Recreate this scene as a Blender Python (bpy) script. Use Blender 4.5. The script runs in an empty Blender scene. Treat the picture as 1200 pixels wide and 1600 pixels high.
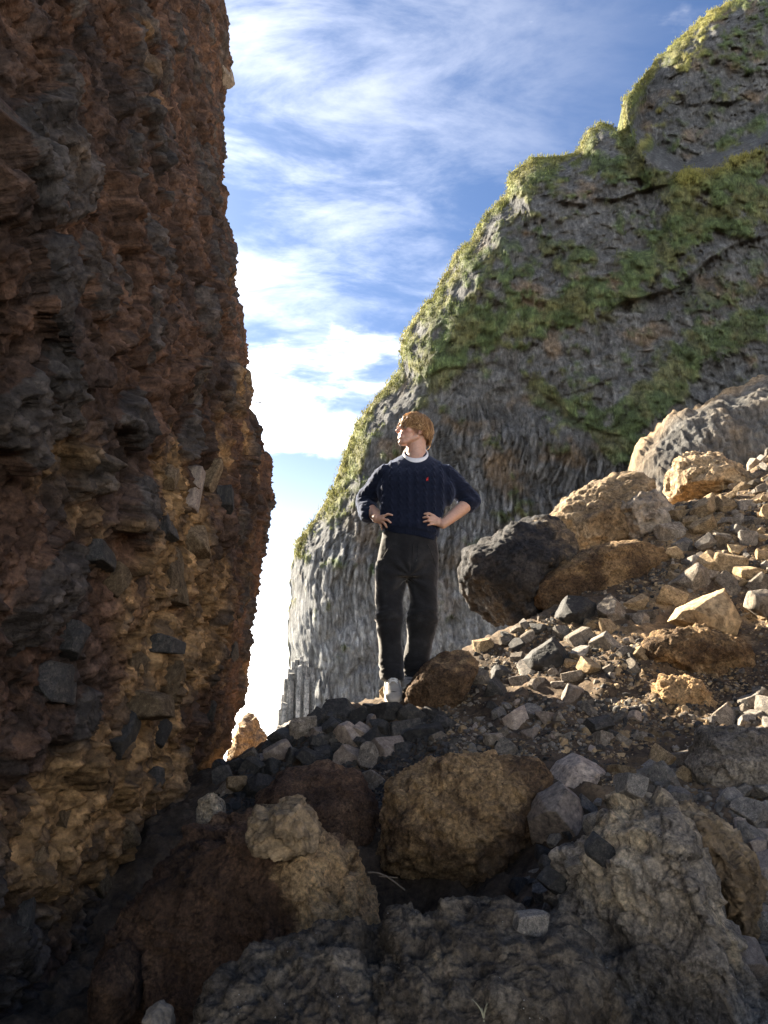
import bpy, bmesh, math, random
import numpy as np
from mathutils import Vector, Matrix
from mathutils.bvhtree import BVHTree

# ------------------------------------------------------------------ camera, light, exposure
scene = bpy.context.scene
COL = scene.collection
PITCH = math.radians(17.2)      # the camera looks up the gap from just above the rocks
FPX = 1156.0                    # focal length in pixels of the 1200x1600 photograph
cam_data = bpy.data.cameras.new("camera")
cam_data.sensor_fit = 'VERTICAL'
cam_data.sensor_height = 24.0
cam_data.sensor_width = 18.0
cam_data.lens = 24.0 * FPX / 1600.0
cam_data.clip_start = 0.05
cam_data.clip_end = 20000.0
cam = bpy.data.objects.new("camera", cam_data)
cam.location = (0, 0, 0)
cam.rotation_euler = (math.pi / 2 + PITCH, 0, 0)
COL.objects.link(cam)
scene.camera = cam

SUN_AZ = math.radians(44.0)     # left of the view axis, a little behind the subject
SUN_EL = math.radians(33.0)
SUN = Vector((-math.sin(SUN_AZ) * math.cos(SUN_EL), math.cos(SUN_AZ) * math.cos(SUN_EL), math.sin(SUN_EL)))
sun_data = bpy.data.lights.new("sun", 'SUN')
sun_data.energy = 2.0
sun_data.angle = math.radians(0.5)
sun_data.color = (1.0, 0.88, 0.70)
sun = bpy.data.objects.new("sun", sun_data)
sun.rotation_euler = SUN.to_track_quat('Z', 'Y').to_euler()
sun.location = SUN * 50
COL.objects.link(sun)

vs = scene.view_settings
vs.view_transform = 'Standard'
vs.look = 'None'
vs.exposure = 4.1
vs.gamma = 1.0
vs.use_curve_mapping = False
scene.cycles.use_denoising = True
scene.cycles.max_bounces = 8
scene.cycles.diffuse_bounces = 5
scene.cycles.volume_bounces = 1


def N(nt, typ, ins=None, **props):
    n = nt.nodes.new(typ)
    for k, v in props.items():
        setattr(n, k, v)
    for k, v in (ins or {}).items():
        s = n.inputs[k]
        if isinstance(v, bpy.types.NodeSocket):
            nt.links.new(v, s)
        elif isinstance(v, bpy.types.Node):
            nt.links.new(v.outputs[0], s)
        else:
            s.default_value = v
    return n


def M_(nt, op, a, b=None, c=None, clamp=False):
    ins = {0: a}
    if b is not None:
        ins[1] = b
    if c is not None:
        ins[2] = c
    return N(nt, 'ShaderNodeMath', ins, operation=op, use_clamp=clamp).outputs[0]


def MIXC(nt, fac, a, b, blend='MIX'):
    n = nt.nodes.new('ShaderNodeMix')
    n.data_type = 'RGBA'
    n.blend_type = blend
    n.clamp_factor = True
    for idx, v in ((0, fac), (6, a), (7, b)):
        s = n.inputs[idx]
        if isinstance(v, bpy.types.NodeSocket):
            nt.links.new(v, s)
        elif idx == 0:
            s.default_value = v
        else:
            s.default_value = (*v[:3], 1)
    return n.outputs[2]


def RAMP(nt, fac, stops, interp='LINEAR'):
    n = nt.nodes.new('ShaderNodeValToRGB')
    nt.links.new(fac, n.inputs[0])
    cr = n.color_ramp
    cr.interpolation = interp
    while len(cr.elements) < len(stops):
        cr.elements.new(0.5)
    for e, (p, c) in zip(cr.elements, stops):
        e.position = p
        e.color = (*c, 1) if len(c) == 3 else c
    return n.outputs[0]


def SMOOTH(nt, v, lo, hi):
    n = nt.nodes.new('ShaderNodeMapRange')
    n.interpolation_type = 'SMOOTHSTEP'
    nt.links.new(v, n.inputs[0])
    n.inputs[1].default_value = lo
    n.inputs[2].default_value = hi
    return n.outputs[0]


# sky: Nishita plus a procedural layer of thin high cloud
world = bpy.data.worlds.new("World")
scene.world = world
world.use_nodes = True
wt = world.node_tree
wt.nodes.clear()
sky = wt.nodes.new('ShaderNodeTexSky')
sky.sky_type = 'NISHITA'
sky.sun_disc = False
sky.sun_elevation = SUN_EL
sky.sun_rotation = -SUN_AZ
sky.air_density = 1.0
sky.dust_density = 1.2
sky.ozone_density = 2.0
wtc = wt.nodes.new('ShaderNodeTexCoord')
sep = N(wt, 'ShaderNodeSeparateXYZ', {0: wtc.outputs['Generated']})
zc = M_(wt, 'ADD', M_(wt, 'MAXIMUM', sep.outputs[2], 0.03), 0.10)
pu = M_(wt, 'DIVIDE', sep.outputs[0], zc)
pv = M_(wt, 'DIVIDE', sep.outputs[1], zc)
pvec = N(wt, 'ShaderNodeCombineXYZ', {0: pu, 1: pv, 2: 0.37})
mp1 = N(wt, 'ShaderNodeMapping', {'Vector': pvec.outputs[0], 'Location': (0.35, 0.1, 0.0), 'Rotation': (0, 0, math.radians(-38)), 'Scale': (1.0, 2.1, 1.0)})
streak = N(wt, 'ShaderNodeTexNoise', {'Vector': mp1.outputs[0], 'Scale': 3.2, 'Detail': 14.0, 'Roughness': 0.62, 'Distortion': 0.35})
puff = N(wt, 'ShaderNodeTexNoise', {'Vector': pvec.outputs[0], 'Scale': 9.0, 'Detail': 10.0, 'Roughness': 0.6, 'Distortion': 0.5})
broad = N(wt, 'ShaderNodeTexNoise', {'Vector': N(wt, 'ShaderNodeMapping', {'Vector': pvec.outputs[0], 'Location': (3.1, 1.7, 0)}).outputs[0], 'Scale': 1.5, 'Detail': 3.0, 'Roughness': 0.5, 'Distortion': 0.4})
sd = N(wt, 'ShaderNodeVectorMath', {0: wtc.outputs['Generated'], 1: tuple(SUN)}, operation='DOT_PRODUCT').outputs['Value']
cov = M_(wt, 'MULTIPLY_ADD', SMOOTH(wt, sd, 0.30, 0.92), 0.08, -0.20)
cov = M_(wt, 'ADD', cov, M_(wt, 'MULTIPLY', SMOOTH(wt, sep.outputs[2], 0.70, 0.44), 0.11))      # the far part of the sheet is seen edge-on and looks denser
dens = M_(wt, 'ADD', M_(wt, 'ADD', M_(wt, 'MULTIPLY', streak.outputs[0], 0.92), M_(wt, 'MULTIPLY', broad.outputs[0], 0.46)), cov)
dens = M_(wt, 'ADD', dens, M_(wt, 'MULTIPLY_ADD', puff.outputs[0], 0.30, -0.15))
mask = M_(wt, 'POWER', SMOOTH(wt, dens, 0.45, 1.16), 2.1)
edge = SMOOTH(wt, M_(wt, 'ADD', sep.outputs[2], M_(wt, 'MULTIPLY', puff.outputs[0], 0.03)), 0.378, 0.400)      # the cloud sheet ends above the horizon
veil = M_(wt, 'MULTIPLY', M_(wt, 'MULTIPLY', SMOOTH(wt, sd, 0.52, 0.97), SMOOTH(wt, streak.outputs[0], 0.36, 0.72)), 0.10)      # thin cirrus lit up around the sun
mask = M_(wt, 'MULTIPLY', M_(wt, 'MAXIMUM', mask, veil), edge)
glow = M_(wt, 'POWER', M_(wt, 'MAXIMUM', sd, 0.0), 5.0)
cl_int = M_(wt, 'MULTIPLY_ADD', glow, 6.0, 6.0)
cl_col = N(wt, 'ShaderNodeVectorMath', {0: (1.0, 0.95, 0.88), 'Scale': cl_int}, operation='SCALE').outputs[0]
deep = N(wt, 'ShaderNodeVectorMath', {0: sky.outputs[0], 1: (0.084, 0.104, 0.131)}, operation='MULTIPLY').outputs[0]
skyc = MIXC(wt, M_(wt, 'MULTIPLY', mask, 0.93), deep, cl_col)
haze_f = M_(wt, 'POWER', M_(wt, 'SUBTRACT', 1.0, M_(wt, 'MAXIMUM', M_(wt, 'ABSOLUTE', sep.outputs[2]), 0.0)), 9.0)
hz_col = N(wt, 'ShaderNodeVectorMath', {0: (1.0, 0.96, 0.90), 'Scale': M_(wt, 'MULTIPLY_ADD', glow, 7.0, 8.5)}, operation='SCALE').outputs[0]
skyc = MIXC(wt, M_(wt, 'MULTIPLY', haze_f, 0.85), skyc, hz_col)
bg = N(wt, 'ShaderNodeBackground', {'Color': skyc, 'Strength': 0.08})
wo = N(wt, 'ShaderNodeOutputWorld', {'Surface': bg.outputs[0]})

# ------------------------------------------------------------------ geometry helpers
CP, SP = math.cos(PITCH), math.sin(PITCH)
RNG = np.random.default_rng(7)
random.seed(7)


def at(px, py, Y):
    """point of the world at forward distance Y that the photograph shows at (px, py)"""
    cx, cy = (px - 600) / FPX, (800 - py) / FPX
    d = np.array([cx, CP - cy * SP, SP + cy * CP])
    return d * (Y / d[1])


def project(P):
    d = P[..., 1] * CP + P[..., 2] * SP
    d = np.where(d < 0.05, 0.05, d)
    v = -P[..., 1] * SP + P[..., 2] * CP
    return 600 + FPX * P[..., 0] / d, 800 - FPX * v / d


def axis_depth(P):
    return P[1] * CP + P[2] * SP


def _hash(ix, iy, iz, seed):
    h = (ix.astype(np.uint32) * np.uint32(374761393) + iy.astype(np.uint32) * np.uint32(668265263)
         + iz.astype(np.uint32) * np.uint32(2147483647 & 1274126177) + np.uint32((seed * 974711 + 12345) & 0xffffffff))
    h = (h ^ (h >> np.uint32(13))) * np.uint32(1274126177)
    h = (h ^ (h >> np.uint32(15))) * np.uint32(2246822519)
    return h ^ (h >> np.uint32(14))


def perlin(p, seed=0):
    p = np.asarray(p, dtype=np.float64)
    i = np.floor(p).astype(np.int64)
    f = p - i
    u = f * f * f * (f * (f * 6 - 15) + 10)
    out = 0
    for dx in (0, 1):
        for dy in (0, 1):
            for dz in (0, 1):
                h = _hash(i[:, 0] + dx, i[:, 1] + dy, i[:, 2] + dz, seed)
                gx = (h & np.uint32(1023)).astype(np.float64) / 511.5 - 1
                gy = ((h >> np.uint32(10)) & np.uint32(1023)).astype(np.float64) / 511.5 - 1
                gz = ((h >> np.uint32(20)) & np.uint32(1023)).astype(np.float64) / 511.5 - 1
                d = gx * (f[:, 0] - dx) + gy * (f[:, 1] - dy) + gz * (f[:, 2] - dz)
                w = (u[:, 0] if dx else 1 - u[:, 0]) * (u[:, 1] if dy else 1 - u[:, 1]) * (u[:, 2] if dz else 1 - u[:, 2])
                out = out + d * w
    return out


def fbm(p, octaves=4, seed=0, gain=0.5, ridged=False):
    out, a, fr = 0, 1.0, 1.0
    for o in range(octaves):
        n = perlin(np.asarray(p) * fr, seed + o * 17)
        if ridged:
            n = 0.5 - np.abs(n) * 1.4
        out = out + a * n
        a *= gain
        fr *= 2.03
    return out


def worley(p, seed=0):
    p = np.asarray(p, dtype=np.float64)
    i = np.floor(p).astype(np.int64)
    n = len(p)
    f1 = np.full(n, 9.0); f2 = np.full(n, 9.0); cid = np.zeros(n)
    for dx in (-1, 0, 1):
        for dy in (-1, 0, 1):
            for dz in (-1, 0, 1):
                c = i + np.array([dx, dy, dz])
                h = _hash(c[:, 0], c[:, 1], c[:, 2], seed)
                q = c + np.stack([(h & np.uint32(1023)), (h >> np.uint32(10)) & np.uint32(1023), (h >> np.uint32(20)) & np.uint32(1023)], 1) / 1023.0
                d = np.sqrt(((p - q) ** 2).sum(1))
                near = d < f1
                f2 = np.where(near, f1, np.minimum(f2, d))
                cid = np.where(near, (h % np.uint32(9973)).astype(np.float64) / 9973.0, cid)
                f1 = np.where(near, d, f1)
    return f1, f2, cid


def facets(p, seed=0):
    """broken-stone relief: every cell is a flat tilted face; returns height, edge distance, cell number"""
    p = np.asarray(p, dtype=np.float64)
    i = np.floor(p).astype(np.int64)
    n = len(p)
    f1 = np.full(n, 9.0); f2 = np.full(n, 9.0); hh = np.zeros(n, np.uint32); dv = np.zeros((n, 3))
    for dx in (-1, 0, 1):
        for dy in (-1, 0, 1):
            for dz in (-1, 0, 1):
                c = i + np.array([dx, dy, dz])
                h = _hash(c[:, 0], c[:, 1], c[:, 2], seed)
                q = c + np.stack([(h & np.uint32(1023)), (h >> np.uint32(10)) & np.uint32(1023), (h >> np.uint32(20)) & np.uint32(1023)], 1) / 1023.0
                v = p - q
                d = np.sqrt((v ** 2).sum(1))
                near = d < f1
                f2 = np.where(near, f1, np.minimum(f2, d))
                hh = np.where(near, h, hh); dv = np.where(near[:, None], v, dv)
                f1 = np.where(near, d, f1)
    g = _hash(hh.astype(np.int64), hh.astype(np.int64) * 0 + 5, hh.astype(np.int64) * 0 + 9, seed + 1)
    t = np.stack([(g & np.uint32(1023)), (g >> np.uint32(10)) & np.uint32(1023), (g >> np.uint32(20)) & np.uint32(1023)], 1) / 511.5 - 1
    cid = (hh % np.uint32(9973)).astype(np.float64) / 9973.0
    return (t * dv).sum(1), f2 - f1, cid


def sstep(x, a, b):
    t = np.clip((x - a) / (b - a), 0, 1)
    return t * t * (3 - 2 * t)


def make_mesh(name, V, Fc, mats, attrs=None, colors=None, flat=False):
    me = bpy.data.meshes.new(name)
    V = np.ascontiguousarray(V, dtype=np.float32)
    Fc = np.ascontiguousarray(Fc, dtype=np.int32)
    k = Fc.shape[1]
    me.vertices.add(len(V)); me.vertices.foreach_set("co", V.ravel())
    me.loops.add(Fc.size); me.loops.foreach_set("vertex_index", Fc.ravel())
    me.polygons.add(len(Fc)); me.polygons.foreach_set("loop_start", np.arange(0, Fc.size, k, dtype=np.int32))
    me.update(calc_edges=True)
    me.validate()
    if flat:
        me.shade_flat()
    else:
        me.shade_smooth()
    for m in (mats if isinstance(mats, (list, tuple)) else [mats]):
        if m:
            me.materials.append(m)
    for an, arr in (attrs or {}).items():
        a = me.attributes.new(an, 'FLOAT', 'POINT'); a.data.foreach_set("value", np.ascontiguousarray(arr, dtype=np.float32))
    for an, arr in (colors or {}).items():
        a = me.attributes.new(an, 'FLOAT_COLOR', 'POINT')
        rgba = np.ones((len(V), 4), dtype=np.float32); rgba[:, :3] = arr
        a.data.foreach_set("color", rgba.ravel())
    return me


def link(name, me, parent=None, label=None, cat=None, group=None, kind=None, loc=None):
    o = bpy.data.objects.new(name, me)
    COL.objects.link(o)
    if loc is not None:
        o.location = loc
    if parent is not None:
        o.parent = parent
    tag(o, label, cat, group, kind)
    return o


def tag(o, label=None, cat=None, group=None, kind=None):
    for k, v in (('label', label), ('category', cat), ('group', group), ('kind', kind)):
        if v:
            o[k] = v


def grid_faces(nu, nv):
    a = np.arange(nu * nv).reshape(nu, nv)
    return np.stack([a[:-1, :-1].ravel(), a[1:, :-1].ravel(), a[1:, 1:].ravel(), a[:-1, 1:].ravel()], 1)


def grid_normals(P):
    du = np.gradient(P, axis=0); dv = np.gradient(P, axis=1)
    n = np.cross(du, dv)
    return n / np.maximum(np.linalg.norm(n, axis=-1, keepdims=True), 1e-9)


_ICO = {}


def ico(sub):
    if sub not in _ICO:
        bm = bmesh.new()
        bmesh.ops.create_icosphere(bm, subdivisions=sub, radius=1.0)
        V = np.array([v.co[:] for v in bm.verts]); V /= np.linalg.norm(V, axis=1, keepdims=True)
        Fc = np.array([[v.index for v in f.verts] for f in bm.faces])
        bm.free()
        _ICO[sub] = (V, Fc)
    return _ICO[sub]


def vnormals(V, Fc):
    n = np.zeros_like(V)
    fn = np.cross(V[Fc[:, 1]] - V[Fc[:, 0]], V[Fc[:, 2]] - V[Fc[:, 0]])
    for k in range(Fc.shape[1]):
        np.add.at(n, Fc[:, k], fn)
    return n / np.maximum(np.linalg.norm(n, axis=1, keepdims=True), 1e-12)


def bvh_of(V, Fc):
    return BVHTree.FromPolygons([tuple(v) for v in V], [tuple(int(i) for i in f) for f in Fc])


# ------------------------------------------------------------------ materials
def new_mat(name):
    m = bpy.data.materials.new(name)
    m.use_nodes = True
    nt = m.node_tree
    nt.nodes.clear()
    out = nt.nodes.new('ShaderNodeOutputMaterial')
    b = nt.nodes.new('ShaderNodeBsdfPrincipled')
    nt.links.new(b.outputs[0], out.inputs[0])
    return m, nt, b


def tex_vec(nt, rand=True, scale=(1, 1, 1)):
    tc = nt.nodes.new('ShaderNodeTexCoord')
    v = tc.outputs['Object']
    if rand:
        oi = nt.nodes.new('ShaderNodeObjectInfo')
        off = N(nt, 'ShaderNodeVectorMath', {0: (37.0, 91.0, 53.0), 'Scale': oi.outputs['Random']}, operation='SCALE')
        v = N(nt, 'ShaderNodeVectorMath', {0: v, 1: off.outputs[0]}, operation='ADD').outputs[0]
    if scale != (1, 1, 1):
        v = N(nt, 'ShaderNodeVectorMath', {0: v, 1: scale}, operation='MULTIPLY').outputs[0]
    return v


def noise(nt, v, scale, detail=6.0, rough=0.6, dist=0.0):
    return N(nt, 'ShaderNodeTexNoise', {'Vector': v, 'Scale': scale, 'Detail': detail, 'Roughness': rough, 'Distortion': dist}).outputs[0]


def voro(nt, v, scale, feature='F1', out='Distance', rnd=1.0):
    n = N(nt, 'ShaderNodeTexVoronoi', {'Vector': v, 'Scale': scale, 'Randomness': rnd}, feature=feature)
    return n.outputs[out]


def bump_chain(nt, b, layers):
    """layers: (height socket, strength, distance)"""
    prev = None
    for h, s, d in layers:
        ins = {'Height': h, 'Strength': s, 'Distance': d}
        if prev is not None:
            ins['Normal'] = prev
        prev = N(nt, 'ShaderNodeBump', ins).outputs[0]
    nt.links.new(prev, b.inputs['Normal'])


def rock_mat(name, c0, c1, c2, scale=5.0, fine=45.0, rough=0.92, bump=0.6, bd=0.02, specks=0.0, tone=False, cA=None, cB=None, vari=0.35, spec=0.25, fibre=0.0):
    """weathered stone: three tones, grain with painted shade in its pits, flecks; with tone=True the mesh's own 'tone' mixes towards a second set"""
    m, nt, b = new_mat(name)
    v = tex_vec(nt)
    n1 = noise(nt, v, scale, 8, 0.65, 0.4)
    col = RAMP(nt, n1, [(0.30, c0), (0.5, c1), (0.68, c2)])
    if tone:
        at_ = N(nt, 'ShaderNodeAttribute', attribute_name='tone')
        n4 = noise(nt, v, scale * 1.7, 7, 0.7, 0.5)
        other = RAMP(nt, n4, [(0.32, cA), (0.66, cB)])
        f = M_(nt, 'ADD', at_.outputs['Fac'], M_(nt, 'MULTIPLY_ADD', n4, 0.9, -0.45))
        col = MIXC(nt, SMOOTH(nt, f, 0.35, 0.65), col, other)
    n2 = noise(nt, v, fine, 5, 0.7)
    col = MIXC(nt, 1.0, col, RAMP(nt, n2, [(0.28, (0.30, 0.30, 0.31)), (0.5, (0.95, 0.95, 0.95)), (0.76, (1.9, 1.82, 1.72))]), 'MULTIPLY')  # grain, its dark end also painting shade into the pits
    n5 = noise(nt, v, fine * 0.42, 6, 0.7, 0.8)
    col = MIXC(nt, 1.0, col, RAMP(nt, n5, [(0.34, (0.38, 0.36, 0.35)), (0.46, (0.95, 0.95, 0.95)), (0.68, (1.35, 1.32, 1.27))]), 'MULTIPLY')
    if vari:
        oi = nt.nodes.new('ShaderNodeObjectInfo')
        hv = N(nt, 'ShaderNodeHueSaturation', {'Color': col, 'Value': M_(nt, 'MULTIPLY_ADD', oi.outputs['Random'], vari * 2, 1 - vari)})
        col = hv.outputs[0]
    if specks > 0:
        d = voro(nt, v, fine * 1.1)
        keep = M_(nt, 'LESS_THAN', M_(nt, 'ADD', d, M_(nt, 'MULTIPLY_ADD', noise(nt, v, fine * 3, 2, .5), .3, -.15)), 0.10)
        gate = M_(nt, 'GREATER_THAN', noise(nt, v, scale * 3, 2, 0.5), 1 - specks)
        col = MIXC(nt, M_(nt, 'MULTIPLY', keep, gate), col, (0.62, 0.6, 0.56))
    nt.links.new(col, b.inputs['Base Color'])
    b.inputs['Roughness'].default_value = rough
    b.inputs['Specular IOR Level'].default_value = spec
    n3 = noise(nt, v, fine * 0.35, 8, 0.72)
    vd = voro(nt, v, fine * 0.8)
    layers = [(n3, bump, bd), (n2, bump * 0.7, bd * 0.35), (vd, bump * 0.5, bd * 0.3)]
    if fibre:
        fv = N(nt, 'ShaderNodeVectorMath', {0: v, 1: (2.2, 2.2, 0.6)}, operation='MULTIPLY').outputs[0]
        layers.append((noise(nt, fv, fine * 0.6, 6, 0.75, 1.2), fibre, bd * 0.8))
    bump_chain(nt, b, layers)
    return m


def col_mat(name, fine=45.0, bump=0.6, bd=0.02, rough=0.95, mid=None, contrast=1.0, spec=0.2, streak=False):
    """material whose hue comes from the mesh's own colour attribute, broken up by grain"""
    m, nt, b = new_mat(name)
    v = tex_vec(nt, rand=False)
    a = N(nt, 'ShaderNodeAttribute', attribute_name='Col')
    n2 = noise(nt, v, fine, 6, 0.72)
    n1 = noise(nt, v, fine * 0.22, 6, 0.65, 0.6)
    k = contrast
    col = MIXC(nt, 1.0, a.outputs['Color'], RAMP(nt, n2, [(0.25, (1 - .6 * k,) * 3), (0.5, (1, 1, 1)), (0.78, (1 + .7 * k, 1 + .66 * k, 1 + .6 * k))]), 'MULTIPLY')
    col = MIXC(nt, 1.0, col, RAMP(nt, n1, [(0.3, (1 - .45 * k,) * 3), (0.5, (1, 1, 1)), (0.72, (1 + .4 * k,) * 3)]), 'MULTIPLY')
    lay = [(n1, bump, bd), (n2, bump * 0.8, bd * 0.3), (voro(nt, v, fine * 0.9), bump * 0.5, bd * 0.25)]
    if streak:
        sv = N(nt, 'ShaderNodeVectorMath', {0: v, 1: (5.0, 5.0, 1.3)}, operation='MULTIPLY').outputs[0]
        ns_ = noise(nt, sv, 1.0, 7, 0.72, 0.25)
        col = MIXC(nt, 1.0, col, RAMP(nt, ns_, [(0.32, (0.5, 0.5, 0.52)), (0.5, (1, 1, 1)), (0.68, (1.75, 1.75, 1.72))]), 'MULTIPLY')
        lay.append((ns_, 0.9, 0.25))
    nt.links.new(col, b.inputs['Base Color'])
    b.inputs['Roughness'].default_value = rough
    b.inputs['Specular IOR Level'].default_value = spec
    bump_chain(nt, b, lay)
    return m


MAT = {}
MAT['soil'] = col_mat('soil', fine=70, bump=0.9, bd=0.012)
MAT['wall'] = col_mat('tuff_wall', fine=60, bump=1.0, bd=0.022, contrast=1.15)
MAT['cliff'] = col_mat('cliff_rock', fine=3.2, bump=0.8, bd=0.20, contrast=0.75, streak=True)
MAT['dark'] = rock_mat('dark_basalt', (0.025, 0.024, 0.023), (0.047, 0.045, 0.042), (0.105, 0.093, 0.077), scale=3, fine=26, rough=0.78, bump=0.5, bd=0.03, spec=0.35)
MAT['grey'] = rock_mat('grey_basalt', (0.097, 0.089, 0.082), (0.192, 0.175, 0.153), (0.334, 0.291, 0.240), scale=2.6, fine=24, rough=0.88, bump=0.5, bd=0.03)
MAT['tan'] = rock_mat('tan_stone', (0.143, 0.101, 0.059), (0.321, 0.232, 0.131), (0.476, 0.357, 0.214), scale=2.6, fine=22, bump=0.6, bd=0.035)
MAT['warm'] = rock_mat('warm_grey_stone', (0.101, 0.084, 0.066), (0.196, 0.166, 0.131), (0.333, 0.285, 0.226), scale=2.6, fine=24, bump=0.5, bd=0.03)
MAT['brown'] = rock_mat('brown_tuff', (0.063, 0.040, 0.024), (0.157, 0.099, 0.056), (0.292, 0.192, 0.103), scale=5, fine=85, bump=1.2, bd=0.018, specks=0.25, fibre=0.7, tone=True, cA=(0.281, 0.178, 0.086), cB=(0.486, 0.324, 0.167))
MAT['redtuff'] = rock_mat('dark_red_brown_tuff', (0.036, 0.022, 0.015), (0.098, 0.057, 0.036), (0.20, 0.122, 0.072), scale=5, fine=105, bump=1.2, bd=0.018, specks=0.25, fibre=0.7, tone=True, cA=(0.30, 0.19, 0.095), cB=(0.52, 0.36, 0.19))
MAT['rough'] = rock_mat('rough_grey_tuff', (0.062, 0.050, 0.038), (0.165, 0.133, 0.100), (0.36, 0.30, 0.225), scale=6, fine=105, bump=1.2, bd=0.016, specks=0.38, fibre=0.4, tone=True, cA=(0.22, 0.162, 0.098), cB=(0.44, 0.345, 0.22))
MAT['roughgrey'] = rock_mat('pale_rough_tuff', (0.085, 0.072, 0.058), (0.235, 0.20, 0.16), (0.46, 0.40, 0.32), scale=6, fine=105, bump=1.2, bd=0.016, specks=0.38, fibre=0.4, tone=True, cA=(0.30, 0.225, 0.14), cB=(0.52, 0.42, 0.28))
MAT['ochre'] = rock_mat('ochre_rock', (0.10, 0.070, 0.044), (0.24, 0.172, 0.100), (0.42, 0.32, 0.20), scale=4, fine=42, bump=0.9, bd=0.022, tone=True, cA=(0.085, 0.062, 0.045), cB=(0.18, 0.14, 0.10))
MAT['slab'] = rock_mat('smooth_grey_brown_rock', (0.142, 0.113, 0.094), (0.246, 0.198, 0.160), (0.377, 0.311, 0.246), scale=3, fine=55, rough=0.75, bump=0.35, bd=0.012, spec=0.35, specks=0.2)
MAT['mass'] = rock_mat('dark_rough_basalt', (0.011, 0.011, 0.012), (0.024, 0.023, 0.024), (0.064, 0.056, 0.049), scale=4, fine=40, bump=1.0, bd=0.03, specks=0.15, tone=True, cA=(0.087, 0.065, 0.044), cB=(0.184, 0.136, 0.082))
# ------------------------------------------------------------------ the talus slope (ground)
CTRL = [  # (px, py, forward distance)
    (612, 1104, 4.38), (560, 1118, 4.4), (520, 1122, 4.45), (440, 1160, 4.45), (365, 1195, 4.3), (660, 1090, 4.4), (700, 1060, 4.6), (745, 1012, 4.9),
    (800, 985, 5.0), (880, 950, 5.1), (1000, 900, 5.2), (1040, 800, 5.8), (1120, 780, 5.9), (1200, 720, 6.4),
    (1190, 1130, 3.45), (1000, 1150, 3.45), (800, 1150, 3.65), (850, 1200, 3.1), (700, 1190, 3.3), (1000, 1040, 4.0), (1190, 1000, 4.15), (1190, 880, 4.8), (1000, 960, 4.6), (820, 1060, 4.25),
    (600, 1180, 3.75), (500, 1190, 3.8), (420, 1230, 3.7), (340, 1280, 3.2), (600, 1260, 3.2), (480, 1300, 2.9),
    (1200, 1250, 2.6), (1000, 1240, 2.75), (1100, 1330, 2.15), (900, 1400, 2.1), (1180, 1500, 2.0), (1000, 1560, 1.85), (1200, 1620, 1.75)]
CTRL_W = [  # (X, Y, Z)
    (0.1, 2.35, -0.70), (-0.15, 2.1, -0.72), (0.25, 1.9, -0.62), (-0.6, 2.0, -0.72), (-0.55, 2.9, -0.50), (0.0, 1.3, -0.55), (0.0, 0.6, -0.55), (0.9, 0.7, -0.42), (-0.6, 1.0, -0.70), (-0.7, 0.2, -0.6),
    (2.2, 2.0, 0.35), (3.0, 0.5, 0.4), (3.5, 3.6, 1.6), (4.8, 6.6, 3.4), (2.0, -2.0, -0.6), (-0.5, -3.0, -1.0), (4.5, -3.5, -0.2), (6.5, 3.0, 3.4),
    (-0.9, 5.1, -0.6), (-0.3, 5.3, -0.30), (0.3, 5.4, 0.0), (0.8, 6.0, 0.1), (-0.9, 7.0, -1.8), (0.5, 7.4, -1.2), (2.0, 8.0, 0.4), (4.0, 9.5, 1.9),
    (-3, 4.5, -0.7), (-3, 9, -2.8), (1, 11, -2.8), (4, 13, -1.5), (8, 9, 4.0), (8, 13, 1.5), (-3, 0, -0.7), (10, 1, 4.0), (10, -4, 0.5)]
ctrl = np.array([at(*c) for c in CTRL] + [list(c) for c in CTRL_W])


def tps_fit(xy, z, lam=0.004):
    n = len(xy)
    d = np.linalg.norm(xy[:, None] - xy[None], axis=-1)
    K = np.where(d > 0, d * d * np.log(d + 1e-12), 0) + lam * np.eye(n)
    Pm = np.hstack([np.ones((n, 1)), xy])
    A = np.block([[K, Pm], [Pm.T, np.zeros((3, 3))]])
    return np.linalg.solve(A, np.concatenate([z, np.zeros(3)]))


TPS = tps_fit(ctrl[:, :2], ctrl[:, 2])


def ground_z(X, Y):
    q = np.stack([X, Y], 1)
    out = np.zeros(len(q))
    for s in range(0, len(q), 20000):
        d = np.linalg.norm(q[s:s + 20000, None] - ctrl[None, :, :2], axis=-1)
        out[s:s + 20000] = (d * d * np.log(d + 1e-12)) @ TPS[:-3] + TPS[-3] + q[s:s + 20000] @ TPS[-2:]
    return np.maximum(out, -4.6)


ys = np.concatenate([np.linspace(-5, 0.75, 26)[:-1], np.geomspace(0.75, 7.5, 300), np.linspace(7.5, 18, 30)[1:]])
ks = np.concatenate([np.linspace(-2.6, -0.62, 24)[:-1], np.linspace(-0.62, 0.66, 330), np.linspace(0.66, 2.6, 24)[1:]])
Yg, Kg = np.meshgrid(ys, ks, indexing='ij')
Xg = Kg * np.maximum(Yg, 1.6)
P = np.stack([Xg.ravel(), Yg.ravel(), np.zeros(Xg.size)], 1)
P[:, 2] = ground_z(P[:, 0], P[:, 1])
q = P.copy()
big = fbm(q * 1.7, 3, 11)
lump = fbm(q * 6.0, 4, 21, 0.55, ridged=True)
w1, w2, wid = worley(q * 11.0 + 0.3 * big[:, None], 5)
P[:, 2] += 0.07 * big + 0.055 * lump + 0.035 * np.clip(0.55 - w1, 0, 1) * (0.4 + wid) + 0.008 * fbm(q * 40, 2, 31)
P[:, 0] += 0.03 * fbm(q * 5 + 7, 3, 41)
P[:, 1] += 0.03 * fbm(q * 5 + 19, 3, 51)
f1 = fbm(q * 1.3 + 3, 4, 61)
f2 = fbm(q * 5 + 3, 4, 71)
px, py = project(P)
ochre = np.clip(sstep(f1 + 0.6 * f2, -0.1, 0.35) * sstep(px, 850, 1000) + 0.15, 0, 1)
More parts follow.
